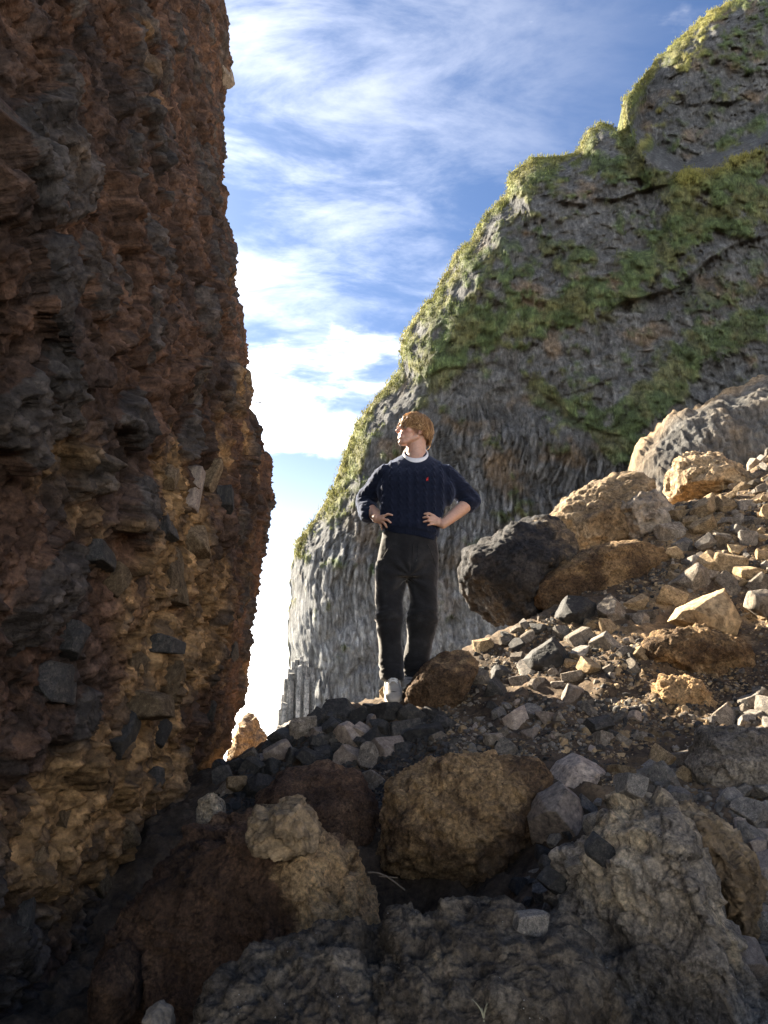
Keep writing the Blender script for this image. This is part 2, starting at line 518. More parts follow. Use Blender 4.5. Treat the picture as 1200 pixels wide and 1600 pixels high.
ochre = np.where(P[:, 1] > 3.2, ochre, ochre * 0.6)
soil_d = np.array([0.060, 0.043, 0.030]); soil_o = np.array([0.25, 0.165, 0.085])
ochre = np.maximum(ochre, sstep(-P[:, 1], -0.4, 0.6) * 0.9)  # unseen ground behind the camera, made pale to bounce light forward
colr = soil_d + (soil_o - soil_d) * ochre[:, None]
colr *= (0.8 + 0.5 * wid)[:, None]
Gf = grid_faces(len(ys), len(ks))
# flip so the faces look up
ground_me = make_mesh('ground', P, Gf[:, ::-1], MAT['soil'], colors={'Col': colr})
ground = link('ground', ground_me, kind='structure')
GROUND_V, GROUND_F = P, Gf
ground_bvh = bvh_of(P, Gf)

# black sand beach far below and the sea beyond it
mb, nt, b = new_mat('black_sand')
v = tex_vec(nt, False)
nt.links.new(RAMP(nt, noise(nt, v, 0.6, 8, 0.6), [(0.3, (0.02, 0.02, 0.022)), (0.7, (0.06, 0.056, 0.05))]), b.inputs['Base Color'])
b.inputs['Roughness'].default_value = 0.9
bump_chain(nt, b, [(noise(nt, v, 8, 6, 0.7), 0.5, 0.05)])
bx, by = np.meshgrid(np.concatenate([[-9000, -3000, -800], np.linspace(-120, 160, 57), [800, 3000, 9000]]), np.linspace(-150, 62, 54), indexing='ij')
bz = -4.7 + 0.12 * fbm(np.stack([bx.ravel() * 0.15, by.ravel() * 0.15, bx.ravel() * 0], 1), 3, 5)
bz -= 1.6 * sstep(by.ravel(), 25, 62)
link('beach', make_mesh('beach', np.stack([bx.ravel(), by.ravel(), bz], 1), grid_faces(*bx.shape), mb), kind='structure')
ms, nt, b = new_mat('sea_water')
v = tex_vec(nt, False)
b.inputs['Base Color'].default_value = (0.03, 0.07, 0.085, 1)
b.inputs['Roughness'].default_value = 0.16
b.inputs['Specular IOR Level'].default_value = 0.5
bump_chain(nt, b, [(noise(nt, v, 0.25, 6, 0.6, 0.4), 0.5, 0.4)])
sx, sy = np.meshgrid(np.linspace(-9000, 9000, 40), np.geomspace(40, 12000, 60), indexing='ij')
link('sea', make_mesh('sea', np.stack([sx.ravel(), sy.ravel(), np.full(sx.size, -5.9)], 1), grid_faces(*sx.shape), ms), kind='structure')

# ------------------------------------------------------------------ the overhanging rock wall on the left
EDGE_PX = [(340, -60), (340, 0), (335, 20), (338, 60), (360, 95), (371, 120), (368, 150), (355, 200), (360, 300), (355, 320), (358, 360), (368, 400), (375, 440), (365, 480), (383, 530),
           (394, 570), (390, 600), (397, 660), (376, 702), (390, 728), (426, 745), (431, 800), (419, 860), (414, 920), (404, 980), (398, 1020), (388, 1060), (382, 1100), (377, 1130), (370, 1160), (352, 1190), (330, 1230), (280, 1300)]
YE = 5.30
ed = np.array([at(a, b_, YE) for a, b_ in EDGE_PX])[::-1]
ez, ex = ed[:, 2], ed[:, 0]


def edge_x(z):
    x = np.interp(z, ez, ex)
    return x - 0.14 * np.maximum(z - ez[-1], 0)


def trend_x(z):
    return np.interp(z, [-1.2, -0.45, 0.1, 0.9, 1.8, 2.6, 4.0, 6.5, 10], [-1.08, -1.0, -0.90, -0.76, -0.84, -0.98, -1.16, -1.52, -2.1])


nz_ = 720
zs = np.concatenate([np.linspace(-1.0, 2.3, 540), np.linspace(2.3, 6.6, 340)[1:], np.linspace(6.6, 10, 16)[1:]])
y_in = 1.0 / np.linspace(1 / 1.15, 1 / 4.90, 430)
plan = []
for aa in np.linspace(1, 0, 26)[:-1]:
    plan.append((1.15 - 2.6 * math.sin(aa * 1.3), -3.6 * aa ** 2.6, 0))
for yy in y_in:
    plan.append((yy, 0.0, 0))
for a in np.linspace(0, 1, 60)[1:]:          # rounded far corner
    th = a * math.pi / 2
    plan.append((4.90 + 0.5 * math.sin(th), -0.5 * (1 - math.cos(th)), 1))
for a in np.linspace(0, 1, 24)[1:]:          # the back of the rock
    plan.append((5.40 + 0.5 * a, -0.5 - 5.5 * a, 1))
plan = np.array(plan)
Yp, Zp = np.meshgrid(plan[:, 0], zs, indexing='ij')
OX = np.repeat(plan[:, 1][:, None], len(zs), 1)
bl = sstep(Yp, 3.4, 4.85)
Xp = trend_x(Zp) * (1 - bl) + edge_x(Zp) * bl + OX
Wp = np.stack([Xp, Yp, Zp], -1)
Wn = grid_normals(Wp)
flat = Wp.reshape(-1, 3); nrm = Wn.reshape(-1, 3)
if nrm[len(nrm) // 3, 0] < 0:
    nrm = -nrm; wall_flip = True
else:
    wall_flip = False
near_edge = sstep(Yp.ravel(), 3.8, 4.9)
big = fbm(flat * np.array([1.3, 0.9, 1.1]), 4, 101)
med = fbm(flat * 4.5, 4, 111, 0.55)
rid = fbm(flat * 3.2 + 4, 4, 121, 0.55, ridged=True)
wa1, wa2, waid = worley(flat * np.array([5.2, 4.2, 5.2]) + 0.45 * med[:, None], 131)
wb1, wb2, wbid = worley(flat * 13.0 + 0.35 * med[:, None], 141)
fine = fbm(flat * 26, 3, 151, 0.6)
wc1, wc2, wcid = worley(flat * 9.0 + 0.5 * med[:, None] + 3.3, 191)
lump_a = np.where(waid > 0.55, np.sqrt(np.clip(1 - (wa1 / 0.62) ** 2, 0, 1)), 0)      # proud clasts
pit_a = np.where(waid < 0.16, np.clip(0.5 - wa1, 0, 1), 0)                                 # sockets of fallen ones
lump_b = np.sqrt(np.clip(1 - (wb1 / 0.6) ** 2, 0, 1)) * (wbid > 0.4)
fa, fae, faid = facets(flat * np.array([6.0, 5.2, 4.6]) + 0.30 * med[:, None], 201)
fb, fbe, fbid = facets(flat * np.array([15.0, 15.0, 11.5]) + 0.25 * med[:, None], 211)
fc, fce, fcid = facets(flat * 34.0 + 0.2 * fine[:, None], 221)
proud = (faid > 0.5)
disp = 0.075 * big * (1 - 0.6 * near_edge) + 0.034 * med + 0.030 * (rid - 0.4) - 0.08 * pit_a
ek = 1 - 0.45 * near_edge
disp += proud * ek * (0.055 * fa + 0.05 * (faid - 0.5) + 0.03 * sstep(fae, 0, 0.18)) + ek * 0.025 * fb + ek * 0.024 * (fbid - 0.5) * sstep(fbe, 0, 0.15) + 0.008 * fc + 0.005 * (fcid - .5) + 0.014 * fine
wd1, wd2, wdid = worley(flat * 27.0 + 0.5 * fine[:, None], 231)
we1, we2, weid = worley(flat * 55.0 + 0.3 * fine[:, None], 241)
disp += 0.020 * (wdid - 0.3) * np.clip(1 - wd1 / 0.7, 0, 1) * 1.6 - 0.020 * (wdid < 0.2) * np.clip(0.5 - wd1, 0, 1) + 0.009 * weid * np.clip(1 - we1 / 0.7, 0, 1) + 0.010 * fbm(flat * 62, 3, 181, 0.6)
disp -= 0.06 * np.clip(0.28 - wc1, 0, 1) * (wcid < 0.3) * 2
flat2 = flat + nrm * disp[:, None]
wx, wy = project(flat2)
# colour: reddish brown matrix, dark clasts, ochre zones
red = np.array([0.132, 0.076, 0.050]); dk = np.array([0.040, 0.035, 0.033]); tanc = np.array([0.38, 0.235, 0.108]); grey = np.array([0.085, 0.077, 0.07])
c = np.repeat(red[None], len(flat), 0) * (1 + 0.9 * np.clip(big, -0.5, 0.6))[:, None]
kdk = sstep(fbm(flat * 1.7 + 9, 4, 161), -0.05, 0.32)
c = c * (1 - 0.6 * kdk[:, None]) + dk * 0.6 * kdk[:, None]
kg = ((faid > 0.80) & (fae > 0.05)).astype(float) * 0.8
c = c * (1 - kg[:, None]) + grey * kg[:, None]
ztan = np.exp(-(((wx - 270) / 110) ** 2 + ((wy - 960) / 230) ** 2)) * 1.15 + 1.05 * np.exp(-(((wx - 130) / 190) ** 2 + ((wy - 1290) / 150) ** 2)) + 0.6 * np.exp(-(((wx - 380) / 40) ** 2 + ((wy - 640) / 70) ** 2)) \
    + 0.35 * np.exp(-(((wx - 60) / 90) ** 2 + ((wy - 660) / 120) ** 2))
ktan = np.clip(sstep(ztan + 0.9 * fbm(flat * 2.6 + 2, 4, 171), 0.35, 0.85), 0, 1)
c = c * (1 - 0.85 * ktan[:, None]) + tanc * 0.85 * ktan[:, None] * (0.6 + 0.7 * wbid)[:, None]
c *= (0.72 + 0.56 * fbid)[:, None] * (0.8 + 0.4 * fcid)[:, None] * (0.62 + 0.76 * wdid)[:, None] * 0.70
kb = ((fbid > 0.86)).astype(float) * 0.6
c = c * (1 - kb[:, None]) + dk * kb[:, None]
WF = grid_faces(Wp.shape[0], Wp.shape[1])
wall_me = make_mesh('rock_wall', flat2, WF[:, ::-1] if wall_flip else WF, MAT['wall'], colors={'Col': c})
rock_wall = link('rock_wall', wall_me, kind='structure')
rock_wall['label'] = 'huge dark reddish-brown rock wall filling the left of the gap'
wall_bvh = bvh_of(flat2, WF)
# ------------------------------------------------------------------ the green basalt cliff behind
def seg_dist(px, py, pts):
    d = np.full(px.shape, 1e9)
    for (x0, y0), (x1, y1) in zip(pts[:-1], pts[1:]):
        vx, vy = x1 - x0, y1 - y0
        t = np.clip(((px - x0) * vx + (py - y0) * vy) / (vx * vx + vy * vy), 0, 1)
        d = np.minimum(d, np.hypot(px - x0 - t * vx, py - y0 - t * vy))
    return d


def resample(pts, n):
    pts = np.array(pts, float)
    s = np.concatenate([[0], np.cumsum(np.linalg.norm(np.diff(pts, axis=0), axis=1))])
    t = np.linspace(0, s[-1], n)
    return np.stack([np.interp(t, s, pts[:, k]) for k in range(pts.shape[1])], 1)


def below(px, py, line):
    """how far (in photo pixels at the cliff) a point lies below a broken line; negative above"""
    x = [p[0] for p in line]; y = [p[1] for p in line]
    return py - np.interp(px, x, y)


DC = 40.0
SIL = [(418, 1240), (428, 1190), (440, 1140), (447, 1100), (450, 1060), (455, 1030), (452, 1000), (450, 960), (455, 900), (462, 850), (485, 820), (510, 790), (530, 745), (545, 700), (560, 660), (580, 630), (610, 600),
       (628, 575), (630, 530), (655, 490), (680, 460), (705, 420), (715, 395), (740, 375), (755, 340), (790, 310), (800, 272), (830, 250), (870, 245), (905, 236), (912, 222), (920, 206), (938, 192), (960, 196), (966, 212),
       (980, 200), (978, 185), (975, 158), (1000, 130), (1030, 90), (1070, 55), (1110, 20), (1150, 0), (1230, -60), (1330, -110), (1480, -160)]
ns, nt_ = 580, 430
S = resample([at(a, b_, DC) for a, b_ in SIL], ns)
Fo = at(1330, 1120, DC)
tau = np.concatenate([-np.linspace(1, 0, 26)[:-1] ** 1.5, np.linspace(0, 1, nt_) ** 1.12])
P3 = np.zeros((ns, len(tau), 3))
for j, t in enumerate(tau):
    if t >= 0:
        P3[:, j] = S + (Fo - S) * t * 0.96
        dist_in = np.linalg.norm(P3[:, j] - S, axis=1)
        P3[:, j, 1] = DC + 3.2 * np.exp(-dist_in / 1.1) - 3.0 * (1 - np.exp(-dist_in / 7.0))
    else:                                   # rolls over the crest and runs back
        P3[:, j] = S + (Fo - S) * (-t) * 0.10
        P3[:, j, 1] = DC + 3.2 + (-t) * 16
C0 = P3.reshape(-1, 3)
cpx, cpy = project(C0)
front = np.repeat((tau >= 0).astype(float)[None], ns, 0).ravel()
din = np.linalg.norm((P3 - S[:, None])[..., [0, 2]], axis=-1).ravel()
# set-backs and overhangs (broken lines in photograph pixels)
LEDGE = [(960, 214), (1020, 216), (1090, 238), (1150, 212), (1200, 186), (1300, 130), (1480, 60)]
bl = below(cpx, cpy, LEDGE)
setb = sstep(-bl, -4, 26) * sstep(cpx, 965, 1010)
qn = C0 * 0.16
warp = fbm(qn * 1.0 + 5, 3, 201)
n_big = fbm(C0 * 0.10, 4, 211)
n_med = fbm(C0 * 0.45, 4, 221, 0.55)
n_rid = fbm(C0 * 0.33 + 3, 5, 231, 0.55, ridged=True)
out = -1.3 * n_big - 0.55 * n_med - 0.45 * (n_rid - 0.4)
over = np.zeros(len(C0))
for line, w, dep in (([(880, 300), (940, 284), (1020, 276), (1060, 262)], 30, 1.6), ([(760, 370), (800, 355), (880, 348)], 22, 1.2), ([(940, 470), (1000, 425), (1080, 395), (1140, 352), (1210, 325), (1300, 300)], 75, 1.9),
                     ([(640, 595), (700, 560), (780, 545), (880, 600), (950, 640), (1000, 655)], 60, 0.7), ([(905, 236), (950, 225), (1000, 240)], 14, 0.7), ([(1080, 130), (1150, 120), (1220, 100)], 40, 1.0)):
    bb = below(cpx, cpy, line) + 14 * warp * 2
    inx = sstep(cpx, line[0][0] - 12, line[0][0] + 18) * sstep(-cpx, -line[-1][0] - 12, -line[-1][0] + 18)
    over += 0.55 * dep * (0.45 + 0.55 * sstep(n_med, -0.2, 0.15)) * sstep(bb, -2, 5) * np.exp(-np.maximum(bb, 0) / w) * inx
out += over
# columns: long stretched cells that lean and curl
zone_col = sstep(below(cpx, cpy, [(430, 860), (540, 760), (640, 640), (760, 600), (880, 640), (1000, 690), (1200, 700)]) + 40 * warp, -25, 30)
lean = 0.55 * fbm(C0 * np.array([0.09, 0, 0.11]) + 2.2, 2, 241) + 0.07 * fbm(C0 * 0.4 + 6, 2, 251)
along = C0[:, 2] * 0.42
acr = C0[:, 0] + lean * (2.2 + 0.0 * C0[:, 2]) + 0.5 * lean * (C0[:, 2] - 8) * 0.35
wc1, wc2, wcid = worley(np.stack([acr * 3.7, along * 2.0 + lean * 0.8, C0[:, 0] * 0], 1), 261)
crease = np.clip(wc2 - wc1, 0, 0.5) / 0.5
col_rel = (0.30 * (wcid - 0.5) + 0.20 * np.sqrt(np.clip(crease * 2, 0, 1)) - 0.11)
rub1, rub2, rubid = worley(C0 * np.array([1.5, 1.0, 1.9]) + 0.5 * n_med[:, None], 271)
ff, ffe, ffid = facets(C0 * np.array([1.3, 1.0, 1.5]) + 0.4 * n_med[:, None], 273)
fg, fge, fgid = facets(C0 * np.array([3.0, 1.0, 3.6]) + 0.3 * n_med[:, None], 275)
rub_rel = 0.22 * ff + 0.12 * (ffid - .5) + 0.09 * fg + 0.06 * (fgid - .5) + 0.14 * (n_rid - 0.3)
lowmix = sstep(below(cpx, cpy, [(430, 930), (700, 900), (900, 880), (1200, 800)]), -60, 70)       # columns break up low down
colmix = zone_col * (1 - 0.45 * lowmix)
out -= colmix * (col_rel * 1.1 + 0.10 * fbm(C0 * np.array([3.0, 1, 2.0]), 3, 297)) + (1 - colmix) * rub_rel * 0.9
# vegetation
veg = np.zeros(len(C0))
for pts, w, a in (([(1210, 265), (1130, 300), (1050, 345), (985, 415), (900, 460), (800, 480), (720, 520), (645, 575)], 48, 1.0), ([(1210, 465), (1130, 500), (1075, 560), (1020, 620), (990, 660)], 40, 1.05),
                  ([(830, 575), (900, 610), (960, 640), (990, 660)], 26, 0.9), ([(700, 440), (770, 400), (860, 380), (930, 370)], 34, 0.62), ([(640, 590), (700, 520), (760, 500)], 26, 0.8), ([(1000, 240), (1060, 255), (1120, 240), (1210, 215)], 26, 1.0),
                  ([(760, 345), (830, 280), (930, 250), (1010, 235)], 22, 0.95), ([(1140, 420), (1210, 400)], 30, 0.7), ([(1010, 215), (1040, 150), (1090, 80), (1130, 40)], 13, 0.42), ([(1150, 190), (1210, 140)], 20, 0.7)):
    veg = np.maximum(veg, a * np.exp(-(seg_dist(cpx, cpy, pts) / w) ** 2))
veg = np.maximum(veg, 0.26 * sstep(-below(cpx, cpy, [(600, 620), (760, 590), (900, 640), (1000, 690), (1200, 690)]), -10, 30))
rim = np.exp(-din / 1.0) * sstep(-cpy, -905, -880) * 1.15 + (1 - front) * 1.2
veg = np.maximum(veg, rim)
vmask = sstep(veg + 0.8 * n_med + 0.75 * fbm(C0 * 1.1 + 8, 4, 281), 0.30, 0.75) * (1 - np.clip(over * 0.8, 0, 0.9))
t1, t2, tid = worley(C0 * np.array([1.25, 1.0, 1.6]) + 0.3 * n_med[:, None], 291)
tuss = np.sqrt(np.clip(1 - (t1 / 0.72) ** 2, 0, 1))
out += 0.45 * vmask * (1 - colmix) * rub_rel
out -= vmask * (0.20 * tuss + 0.10 + 0.05 * fbm(C0 * 4, 2, 295))
# crest lumps push the silhouette about
C1 = C0.copy()
away = (C1[:, 1] - DC) * front + out * (0.35 + 0.65 * sstep(din, 0.1, 1.6))
C1[:, 1] = np.where(front > 0, DC, C1[:, 1] - 3.2)
C1 *= (1 + away / DC + 0.13 * setb + (1 - front) * 3.2 / DC)[:, None]
crest = np.exp(-din / 1.0)
C1[:, 0] += crest * (0.35 * n_med - 0.14 * vmask * tuss)
C1[:, 2] += crest * (0.45 * n_med + 0.16 * vmask * tuss)
# colour
rk_hi = np.array([0.082, 0.083, 0.083]); rk_lo_haze = np.array([0.195, 0.20, 0.20]); rk_dk = np.array([0.06, 0.06, 0.062])
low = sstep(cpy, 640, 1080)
cc = rk_hi + (rk_lo_haze - rk_hi) * low[:, None]  # paler lower down: haze and glare painted into the rock colour
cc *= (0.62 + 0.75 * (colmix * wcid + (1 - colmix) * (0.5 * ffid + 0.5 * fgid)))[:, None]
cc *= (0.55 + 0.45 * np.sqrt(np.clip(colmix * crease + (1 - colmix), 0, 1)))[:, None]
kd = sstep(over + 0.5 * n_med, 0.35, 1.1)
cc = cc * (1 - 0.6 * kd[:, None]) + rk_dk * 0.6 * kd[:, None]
brown_c = np.array([0.15, 0.105, 0.062])
kbn = sstep(fbm(C0 * 0.35 + 14, 4, 301), 0.12, 0.45) * (1 - low * 0.6) * 0.6
cc = cc * (1 - kbn[:, None]) + brown_c * kbn[:, None]
green = np.array([0.056, 0.078, 0.032]); olive = np.array([0.082, 0.085, 0.038]); yel = np.array([0.26, 0.235, 0.065])
gm = green + (olive - green) * sstep(fbm(C0 * 0.6 + 21, 3, 311) + 0.3 * (tid - 0.5), -0.2, 0.35)[:, None]
ky = np.clip(np.exp(-din / 0.7) * 0.7 + np.exp(-(seg_dist(cpx, cpy, [(1085, 238), (1150, 212), (1205, 185)]) / 16) ** 2) + 0.8 * np.exp(-(seg_dist(cpx, cpy, [(1010, 205), (1045, 140), (1100, 60)]) / 14) ** 2), 0, 1)
gm = gm * (1 - 0.7 * ky[:, None]) + yel * 0.7 * ky[:, None]
gm = gm * (0.65 + 0.55 * tuss)[:, None]
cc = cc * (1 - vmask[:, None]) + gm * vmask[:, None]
CF = grid_faces(ns, len(tau))
Cn = grid_normals(C1.reshape(ns, len(tau), 3))
cl_flip = np.median(Cn[:, 40:, 1]) > 0
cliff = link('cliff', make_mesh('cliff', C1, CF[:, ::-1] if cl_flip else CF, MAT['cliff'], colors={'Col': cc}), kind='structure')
cliff['label'] = 'tall grey basalt cliff with curved columns and green mossy ledges'

# grass on the crest, the ledges and the tussocks
mg, nt, b = new_mat('cliff_grass')
a = N(nt, 'ShaderNodeAttribute', attribute_name='Col')
nt.links.new(a.outputs['Color'], b.inputs['Base Color'])
b.inputs['Roughness'].default_value = 0.8
b.inputs['Specular IOR Level'].default_value = 0.15
tr = N(nt, 'ShaderNodeBsdfTranslucent', {'Color': a.outputs['Color']})
mx = N(nt, 'ShaderNodeMixShader', {0: 0.4, 1: b.outputs[0], 2: tr.outputs[0]})
nt.links.new(mx.outputs[0], [n for n in nt.nodes if n.type == 'OUTPUT_MATERIAL'][0].inputs[0])
wgt = vmask * (0.06 + 1.3 * np.exp(-din / 0.8) + 1.6 * np.exp(-(seg_dist(cpx, cpy, [(1085, 238), (1150, 212), (1205, 185)]) / 12) ** 2)) * front
wgt *= ((cpx > 420) & (cpx < 1260) & (cpy > -60))
idx = RNG.choice(len(C1), 5200, p=wgt / wgt.sum())
gv, gf, gc = [], [], []
for i in idx:
    p = C1[i]
    basec = gm[i] * RNG.uniform(0.75, 1.4)
    for k in range(5):
        h = RNG.uniform(0.08, 0.24)
        an = RNG.uniform(0, 6.283)
        sx_, sy_ = math.cos(an), math.sin(an)
        w = 0.022
        lean_ = RNG.uniform(0.2, 0.8) * h
        o = p + np.array([RNG.uniform(-.2, .2), RNG.uniform(-.15, .05), RNG.uniform(-.08, .05)])
        n0 = len(gv)
        gv += [o + [-w * sy_, w * sx_, 0], o + [w * sy_, -w * sx_, 0], o + [lean_ * .35 * sx_ + w * .7 * sy_, lean_ * .35 * sy_ - w * .7 * sx_, h * .6], o + [lean_ * sx_, lean_ * sy_, h]]
        gf += [(n0, n0 + 1, n0 + 2), (n0, n0 + 2, n0 + 3)]
        gc += [basec] * 4
link('grass', make_mesh('grass', np.array(gv), np.array(gf), mg, colors={'Col': np.array(gc)}), kind='stuff')['label'] = 'yellow-green grass tufts on the cliff crest and ledges'

# upright columns at the cliff's foot on the left: each one a part
mcol = rock_mat('column_basalt', (0.11, 0.115, 0.115), (0.2, 0.205, 0.2), (0.33, 0.32, 0.30), scale=0.8, fine=7, bump=0.5, bd=0.06)
tops = [(438, 1108), (443, 1086), (448, 1062), (453, 1046), (459, 1034), (465, 1030), (471, 1026), (477, 1034), (483, 1044), (489, 1054), (445, 1098), (456, 1052), (468, 1040), (480, 1060)]
for k, (tx, ty) in enumerate(tops):
    dY = 37.4 + (0.5 if k < 10 else -0.05) + 0.05 * (k % 3)
    t = at(tx, ty, dY); bt = at(tx + 1, 1180, dY)
    r = 0.125 + 0.02 * ((k * 7) % 3)
    bm = bmesh.new()
    segs = 9
    rings = []
    for s in range(segs + 1):
        zz = bt[2] + (t[2] - bt[2]) * s / segs
        jx, jy = RNG.normal(0, 0.010, 2)
        rr = r * RNG.uniform(0.93, 1.05)
        for sub in ((0, -0.012), (1, 0.012)) if 0 < s < segs else ((0, 0),):
            rings.append([bm.verts.new((jx + rr * (1 if sub[0] else .96) * math.cos(k + q_ * math.pi / 3), jy + rr * (1 if sub[0] else .96) * math.sin(k + q_ * math.pi / 3), zz + sub[1] + (0.05 * math.cos(k * 2 + q_) if s == segs else 0))) for q_ in range(6)])
    for ra, rb in zip(rings[:-1], rings[1:]):
        for q_ in range(6):
            bm.faces.new((ra[q_], ra[(q_ + 1) % 6], rb[(q_ + 1) % 6], rb[q_]))
    bm.faces.new(rings[-1]); bm.faces.new(rings[0][::-1])
    me = bpy.data.meshes.new('basalt_column'); bm.to_mesh(me); bm.free(); me.materials.append(mcol)
    x0 = (t[0] + bt[0]) / 2
    for v_ in me.vertices:
        v_.co.x += 0; v_.co.y += 0
    o = link('basalt_column', me, parent=cliff, loc=(t[0], dY, 0))

# nearer grey shoulder of rock at the right, its top in the sun
DO = 27.0
SIL2 = [(985, 800), (1000, 745), (1013, 695), (1030, 662), (1060, 627), (1100, 606), (1150, 588), (1210, 560), (1300, 530), (1420, 500)]
n2s, n2t = 260, 200
S2 = resample([at(a, b_, DO) for a, b_ in SIL2], n2s)
F2 = at(1320, 1000, DO)
tau2 = np.concatenate([-np.linspace(1, 0, 14)[:-1], np.linspace(0, 1, n2t)])
Q3 = np.zeros((n2s, len(tau2), 3))
for j, t in enumerate(tau2):
    Q3[:, j] = S2 + (F2 - S2) * abs(t) * (0.95 if t >= 0 else 0.08)
    di = np.linalg.norm(Q3[:, j] - S2, axis=1)
    Q3[:, j, 1] = DO + 2.2 * np.exp(-di / 0.8) - 1.5 * (1 - np.exp(-di / 4)) if t >= 0 else DO + 2.2 - t * 7
Q = Q3.reshape(-1, 3)
di2 = np.linalg.norm((Q3 - S2[:, None])[..., [0, 2]], axis=-1).ravel()
nm = fbm(Q * 0.5, 4, 401, 0.55)
le = 0.8 * fbm(Q * 0.14, 2, 411)
o1, o2, oid = worley(np.stack([(Q[:, 0] + le * 2 + 0.25 * Q[:, 2]) * 3.4, Q[:, 2] * 0.7 + le, Q[:, 0] * 0], 1), 421)
rel = 0.12 * (oid - .5) + .10 * np.sqrt(np.clip(o2 - o1, 0, .5) / .5) + 0.40 * nm + 0.12 * fbm(Q * 1.6, 4, 431, ridged=True) + 0.10 * fbm(Q * 5, 3, 433)
Q[:, 1] -= rel * (0.6 + 0.4 * sstep(di2, 0.1, 1))
Q[:, 2] += 0.9 * np.exp(-di2 / .8) * (nm + 0.5 * fbm(Q * 1.3, 3, 441))
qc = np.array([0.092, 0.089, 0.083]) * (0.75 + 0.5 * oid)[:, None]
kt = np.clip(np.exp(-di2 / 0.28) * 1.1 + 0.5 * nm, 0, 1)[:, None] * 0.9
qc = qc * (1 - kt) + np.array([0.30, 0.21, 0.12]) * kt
QF = grid_faces(n2s, len(tau2))
fl = np.median(grid_normals(Q.reshape(Q3.shape))[:, 30:, 1]) > 0
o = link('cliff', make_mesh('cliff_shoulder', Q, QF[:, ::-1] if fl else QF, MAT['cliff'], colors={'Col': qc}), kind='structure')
o['label'] = 'lower grey rock shoulder with a sunlit tan top, right of the cliff'
# ------------------------------------------------------------------ boulders
SOLID = []      # bvh trees of what stones can lie on


